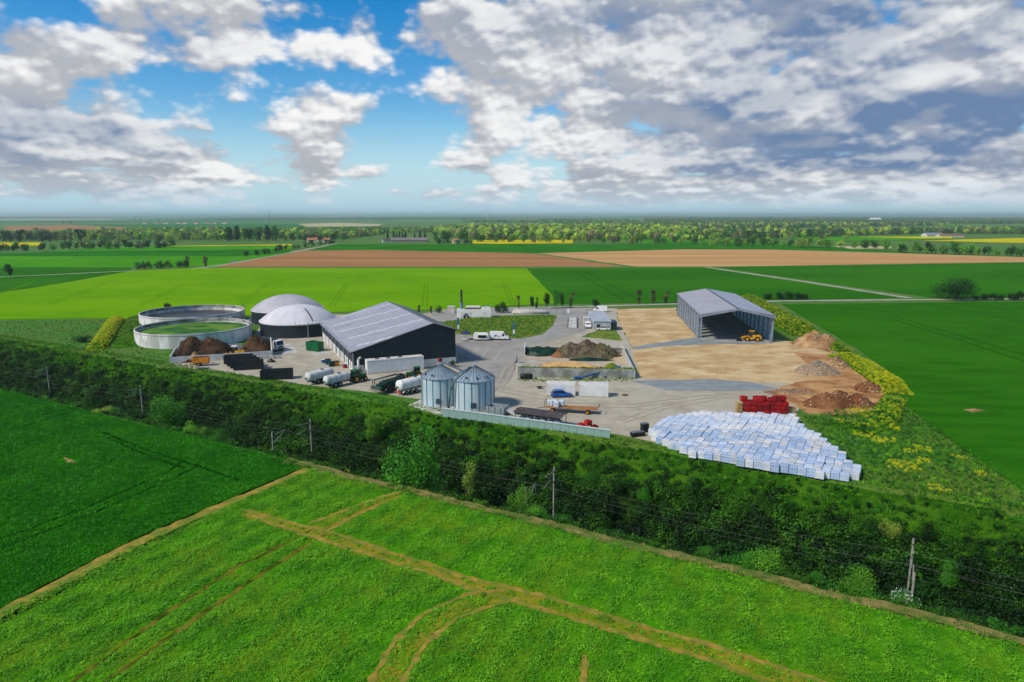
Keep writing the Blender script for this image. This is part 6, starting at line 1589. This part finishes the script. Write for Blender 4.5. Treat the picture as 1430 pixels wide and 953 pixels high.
wb = tree('bush', 'white-flowering bush at the field edge by the mast', 'bush', on_bank(1288, 74.2), 2.8, 3.4, 'bush', LF_MD, 'near', 1)
V, Fq = leaf_cloud(crown_blobs('bush', 301), 700, .022, 77, shell=.95); link('blossom', mesh_np('blossom', V, Fq, leafmat('blossom', c(236, 236, 214), c(214, 220, 190))), wb)

# ------------------------------------------------------------------ far woods, each one mass
FT = []
FM = [leafmat('far_%d' % i, a_, b_, .02, .3, 1.75) for i, (a_, b_) in enumerate(((c(168, 186, 66), c(132, 160, 48)), (c(80, 126, 40), c(56, 100, 30)), (c(130, 126, 84), c(100, 104, 64)), (c(48, 92, 36), c(34, 70, 28)), (c(128, 166, 50), c(96, 140, 38)), (c(84, 132, 44), c(60, 104, 32)), (c(30, 70, 40), c(22, 54, 30))))]
for i, (kd, m) in enumerate((('round', LF_YL), ('round', LF_MD), ('round', LF_OL), ('bush', LF_DK), ('round', LF_LT), ('poplar', LF_MD), ('conifer', LF_CON))):
    V, Fq = leaf_cloud(crown_blobs(kd, 320 + i), 120, .10, 600 + i, shell=.4); FT.append(source('far_tree', V, Fq, FM[i]))
def wood(name, pts, step, h0, h1, var, seed, thr=-9, sc=.004):
    P = grid_points([G(*p) for p in pts], step, seed)
    P = P[smooth_noise(P, sc, seed) > thr]
    g = np.random.default_rng(seed); n = len(P)
    P[:, 2] = -.5
    o = scatter(name, P, FT, h0, h1, seed=seed, tilt=.03, var=g.choice(var, n)); o['label'] = name.replace('_', ' ')
    print(name, n)
wood('central_wood', [(650, 336), (980, 337), (975, 325), (860, 319), (650, 319.5), (600, 326)], 15, 10, 17, [0, 0, 4, 1, 2, 0, 3], 31, -1.0)
wood('left_wood', [(-150, 338), (310, 335.5), (480, 335), (540, 328), (300, 325), (100, 327.5), (-200, 328)], 13, 9, 15, [0, 1, 2, 3, 4], 32, -.25)
wood('right_wood', [(985, 337), (1075, 334), (1300, 327), (1700, 329), (1700, 317), (1200, 315), (960, 316), (900, 319)], 16, 10, 16, [3, 2, 1, 3, 0], 33, -.1)
wood('middle_wood', [(480, 329), (600, 326), (700, 318), (900, 317), (960, 313), (400, 317), (520, 319)], 20, 9, 14, [1, 3, 2, 4], 34, .1)
wood('far_wood', [(-300, 322), (100, 313.8), (100, 311), (-300, 312)], 30, 10, 16, [3, 2, 1], 35, .2)
wood('far_wood', [(900, 313), (1800, 314), (1800, 309), (900, 309.3)], 30, 11, 18, [3, 3, 2, 1], 36, -.3, .0015)
wood('far_wood', [(-300, 308.8), (500, 307.2), (950, 309), (950, 306.3), (500, 305.2), (-300, 305.8)], 48, 12, 20, [3, 3, 1], 37, .15, .0012)
wood('far_wood', [(500, 313), (950, 312.5), (950, 310), (500, 309.3)], 30, 10, 16, [3, 1, 4], 38, .3, .002)
wood('far_wood', [(900, 308), (1900, 308), (1900, 305), (900, 305)], 60, 14, 24, [3, 3, 2], 39, -.3, .001)
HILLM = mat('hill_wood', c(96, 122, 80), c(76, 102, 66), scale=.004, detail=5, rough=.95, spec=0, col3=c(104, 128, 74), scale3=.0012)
def hills(Y0, depth, hmax, seed, x0=-16000, x1=16000):
    V, n, m = [], 160, 10
    for j in range(m + 1):
        v = j / m
        for i in range(n + 1):
            x = x0 + (x1 - x0) * i / n
            q = np.array([[x, 0.0]]); e = .55 + .45 * float(smooth_noise(q, .0006, seed)[0]) + .12 * float(smooth_noise(q, .003, seed + 1)[0])
            e *= 1.0 if x < 0 else max(.45, 1 - x / 9000)
            V.append((x, Y0 + depth * v, -6 + (hmax * max(.1, e) + 6) * math.sin(math.pi * min(1, v * 1.0)) ** 1.3))
    Fq = [(j * (n + 1) + i, j * (n + 1) + i + 1, (j + 1) * (n + 1) + i + 1, (j + 1) * (n + 1) + i) for j in range(m) for i in range(n)]
    tag(link('hills', mesh_np('hills', V, Fq, HILLM, True)), kind='structure')
hills(9000, 3500, 46, 3); hills(13500, 5000, 62, 8)

# ------------------------------------------------------------------ far buildings
TILE = mat('clay_tile', c(196, 128, 84), c(168, 104, 68), scale=.8, rough=.9); SLATE = mat('grey_roof', c(150, 150, 152), c(124, 124, 128), scale=.5, rough=.7)
RENDER_ = mat('pale_render', c(232, 222, 204), c(214, 204, 184), scale=.5)
def house(loc, rz, L, Wd, Hh, rise, label, cat, wallm, roofm, nwin=3, name='house', chim=True):
    Hh *= .8
    t = thing(name, label, cat, loc, rz); h = L / 2
    box('wall', wallm, t, -h, h, -Wd / 2, Wd / 2, -.3, Hh)
    rf = MB().prism([(-Wd / 2 - .4, Hh - .1), (0, Hh + rise), (Wd / 2 + .4, Hh - .1), (0, Hh + rise - .35)], -h - .3, h + .3, 'x').build('roof', roofm, t)
    MB().prism([(-Wd / 2 + .05, Hh), (0, Hh + rise - .36), (Wd / 2 - .05, Hh)], -h, -h + .2, 'x').build('gable', wallm, t); MB().prism([(-Wd / 2 + .05, Hh), (0, Hh + rise - .36), (Wd / 2 - .05, Hh)], h - .2, h, 'x').build('gable', wallm, t)
    if chim: box('chimney', wallm, rf, h - 1.6, h - .9, -.4, .4, Hh + rise * .4, Hh + rise + .9)
    for k in range(nwin):
        x = -h + (k + .7) * L / (nwin + .4); w_ = box('window', GLASS, t, x, x + 1.1, -Wd / 2 - .04, -Wd / 2 + .02, 1.0, 2.3); box('frame', WHITE, w_, x - .1, x + 1.2, -Wd / 2 - .06, -Wd / 2 - .042, .88, .98)
    box('door', BLACK, t, -.5, .5, -Wd / 2 - .05, -Wd / 2 + .02, 0, 2.1)
house(G(572, 338.5), R(4), 52, 16, 4.5, 3.2, 'long grey-roofed farm building below the conifers', 'barn', mat('farm_wall', c(150, 142, 130)), mat('farm_roof', c(136, 132, 128)), 9, 'farm_building', False)
house(G(540, 338.5), R(20), 12, 9, 3.5, 2.6, 'small dark-roofed shed beside the long farm building', 'shed', WHITED, mat('dark_roof', c(92, 84, 80)), 2, 'shed', False)
for k, (x, y, L, lb) in enumerate(((436, 338.5, 14, 'orange-roofed house nearest the road trees'), (447, 338, 16, 'largest orange-roofed house of the hamlet'), (457, 339, 9, 'small white-walled orange-roofed house'), (637, 340, 8, 'cream cottage in the hedge beside the farm'))):
    house(G(x, y), R(10 - 12 * k), L, 8, 4.5, 2.8, lb, 'house', RENDER_, TILE)
house(G(1302, 331), R(8), 34, 16, 5, 3.5, 'grey-roofed barn beside the brown-roofed one', 'barn', WHITED, mat('roof_steelblue', c(150, 158, 170)), 5, 'barn', False)
house(G(1326, 331.5), R(2), 44, 14, 4, 3, 'brown-roofed barn beyond the yellow field', 'barn', WHITED, mat('roof_brown', c(142, 110, 90)), 5, 'barn', False)
vl = ['pale village house with red roof on the far plain', 'white village house with red roof on the far plain']
for k in range(9):
    x = 205 + k * 14 + rng.uniform(-3, 3); house(G(x, 313.2 + rng.uniform(-.5, .4)), R(rng.uniform(-30, 30)), rng.uniform(14, 24), 10, 5, 3.5, 'pale red-roofed house of the distant village', 'house', RENDER_ if k % 2 else WHITE, TILE, 2)
    bpy.context.scene.collection.objects[-1]
for o in list(COL.objects):
    if o.get('label') == 'pale red-roofed house of the distant village': o['group'] = 'distant village'
def water_tower(loc, h, label):
    t = thing('water_tower', label, 'tower', loc)
    MB().lathe([(h * .10, -.5), (h * .07, h * .6), (h * .16, h * .72)], 16).build('shaft', RENDER_, t, True); MB().lathe([(h * .16, h * .72), (h * .24, h * .8), (h * .24, h * .95), (.01, h)], 16).build('bowl', WHITE, t, True)
water_tower(G(681, 306.8), 48, 'white water tower on the horizon above the central wood')
house(G(1222, 309.8), R(5), 70, 30, 18, 10, 'big white works building on the horizon', 'building', WHITE, WHITE, 3, 'works_building')
t = thing('radio_mast', 'thin lattice radio mast above the tall tree block', 'mast', G(377, 313.5))
hh = 56
for k in range(3):
    a0 = k * 2.094; MB().cyl((math.cos(a0) * 1.6, math.sin(a0) * 1.6, -1), (math.cos(a0) * .5, math.sin(a0) * .5, hh), .35, .2, 5).build('leg', GREYST, t)
for k in range(14):
    z = k * 4; r = 1.6 - 1.1 * z / hh
    MB().tube([(r, 0, z), (-r * .5, r * .866, z + 4), (-r * .5, -r * .866, z), (r, 0, z + 4)], .1, 4).build('brace', GREYST, t)
MB().cyl((0, 0, hh), (0, 0, hh + 5), .15, n=5).build('aerial', WHITE, t)

# ------------------------------------------------------------------ flowering banks
RAPE_Y = leafmat('rape_flower', c(214, 212, 24), c(184, 194, 24), .5, .15, 1.25); RAPE_G = leafmat('rape_green', c(156, 176, 28), c(110, 150, 24), .5, .3, 1.2)
def flower(m, seed): 
    g = np.random.default_rng(seed)
    return source('flower_clump', *leaf_cloud([(g.uniform(-.3, .3), g.uniform(-.3, .3), g.uniform(.3, .6), .3, .3, .25) for _ in range(5)], 90, .075, seed, up=.9, shell=.4), m)
FL = [flower(RAPE_Y, 801), flower(RAPE_G, 802), flower(LF_MD, 803), flower(RAPE_Y, 804), tuft[0], tuft[1]]
BANKG = mat('bank_grass', c(70, 118, 20), c(44, 92, 14), scale=.5, detail=6, rough=.95, bump=.6, bscale=2, spec=0)
def bank(line, width, hgt, var, step, seed, s0=.5, s1=1.0, zf=1.0):
    P = [G(*p) for p in line]; Q = [P[0]]
    for a, b in zip(P[:-1], P[1:]):
        n = max(2, int((b - a).length / 2)); Q += [a.lerp(b, i / n) for i in range(1, n + 1)]
    V, m = [], 10; g = random.Random(seed); ctr = []
    for i, q in enumerate(Q):
        d = (Q[min(i + 1, len(Q) - 1)] - Q[max(i - 1, 0)]).normalized(); w = Vector((-d.y, d.x, 0)); e = min(1, i / 3, (len(Q) - 1 - i) / 3)
        for j in range(m + 1):
            u = j / m * 2 - 1; z = hgt * e * (1 - u * u) ** .8 * (1 + g.uniform(-.15, .15)) if abs(u) < 1 else -.1
            V.append(q + w * (u * width / 2) + Vector((0, 0, z - .03)))
    n = m + 1; Fq = [(i * n + j, i * n + j + 1, (i + 1) * n + j + 1, (i + 1) * n + j) for i in range(len(Q) - 1) for j in range(m)]
    tag(link('earth_bank', mesh_np('earth_bank', V, Fq, BANKG, True)), kind='structure')
    VV = np.array(V).reshape(len(Q), n, 3); g2 = np.random.default_rng(seed); N = int((P[-1] - P[0]).length * width / step ** 2 * 1.2)
    ii = g2.uniform(0, len(Q) - 1.001, N); jj = g2.uniform(.3, m - .3, N); i0, j0 = ii.astype(int), jj.astype(int); fi, fj = (ii - i0)[:, None], (jj - j0)[:, None]
    PP = (VV[i0, j0] * (1 - fi) + VV[i0 + 1, j0] * fi) * (1 - fj) + (VV[i0, j0 + 1] * (1 - fi) + VV[i0 + 1, j0 + 1] * fi) * fj
    scatter('bank_flowers', PP, FL, s0, s1, seed=seed, var=g2.choice(var, N))
bank([(1040, 418), (1072, 438), (1105, 458), (1128, 470)], 11, 3.0, [1, 1, 0, 1, 2, 2], .6, 41)
bank([(1128, 466), (1165, 486), (1180, 492)], 5, 1.6, [1, 2, 1], .6, 42)
bank([(1168, 496), (1205, 514), (1240, 538), (1252, 552)], 6.5, 1.8, [0, 0, 1, 3, 1], .55, 43)
bank([(1250, 556), (1240, 578), (1234, 600)], 5, 1.2, [0, 1, 2, 2, 4, 4], .6, 44)
bank([(1150, 590), (1190, 598), (1228, 606)], 4.5, 1.2, [2, 2, 2, 4, 1], .6, 45)
bank([(133, 491), (146, 474), (158, 455), (166, 447)], 5.5, 1.8, [0, 3, 0, 1], .65, 46)
bank([(178, 486), (186, 462), (196, 445)], 8, 1.6, [4, 4, 1, 2, 5], .7, 47)
mead = [G(*p) for p in ((1120, 584), (1236, 560), (1262, 562), (1335, 616), (1460, 694), (1460, 720), (1210, 676), (1196, 652), (1150, 612))]
P = grid_points(mead, .62, 51); nz = smooth_noise(P, .35, 52)
for x, y, r in ((1232, 585, 3), (1215, 596, 2), (1228, 615, 2.2), (1262, 652, 2.6), (1205, 608, 2), (1290, 628, 1.6), (1290, 645, 1.4), (1272, 632, 1.4), (1312, 684, 1.6), (1340, 640, 1.2), (1180, 590, 2), (1366, 662, 1.3)): nz = np.where(np.linalg.norm(P[:, :2] - np.array(G(x, y))[:2], axis=1) < r * nrg.uniform(.5, 1.15, len(P)), 2, nz)
vr = np.where(nz > 1.1, 0, np.where(nz > .85, 1, np.where(nrg.random(len(P)) < .5, 4, 5)))
vr = np.where((vr > 3) & (nrg.random(len(P)) < .35), 2, vr)
scatter('rough_meadow', P, FL, .35, .8, seed=53, var=vr)
lmead = [G(*p) for p in ((-20, 470), (0, 449), (190, 446), (196, 480), (240, 500), (238, 512), (130, 492))]
P = grid_points(lmead, 1.3, 54); scatter('rough_meadow', P, [tuft[1], tuft[0]], .35, .7, seed=55, var=nrg.choice([0, 1, 1, 1], len(P)))
isl = [G(*p) for p in ((614, 451), (655, 445), (700, 442), (768, 440.5), (776, 442), (770, 455), (756, 466), (726, 472), (642, 466))]
P = grid_points(isl, .9, 56); P[:, 2] = .12; scatter('island_grass', P, [tuft[0], tuft[1], FL[1]], .4, .8, seed=57, var=nrg.choice([0, 1, 1, 2], len(P)))
wl = []
for x in range(724, 885, 2): wl.append(G(x + rng.uniform(-1, 1), 529.5 + rng.uniform(0, 4)))
for x in range(724, 885, 1): wl.append(SBO + sx_ * ((x - 723) / 162 * 28.0) + sy_ * .6 + Vector((0, 0, 2.1)))
scatter('wall_weeds', [tuple(q) for q in wl], [tuft[0], FL[1], FL[2]], .5, 1.0, seed=58)

# ------------------------------------------------------------------ the air between here and the horizon
hz = bpy.data.materials.new('haze'); hz.use_nodes = True; nt = hz.node_tree; nt.nodes.clear()
ho = nt.nodes.new('ShaderNodeOutputMaterial'); pv = nt.nodes.new('ShaderNodeVolumePrincipled')
pv.inputs['Color'].default_value = (0.86, 0.95, 1.0, 1); pv.inputs['Density'].default_value = 0.0001; pv.inputs['Anisotropy'].default_value = 0.65
nt.links.new(pv.outputs[0], ho.inputs['Volume'])
o = MB().box(-52000, 52000, -9000, 52000, -10, 90).build('haze', hz); o['kind'] = 'stuff'
SC.cycles.volume_bounces = 1
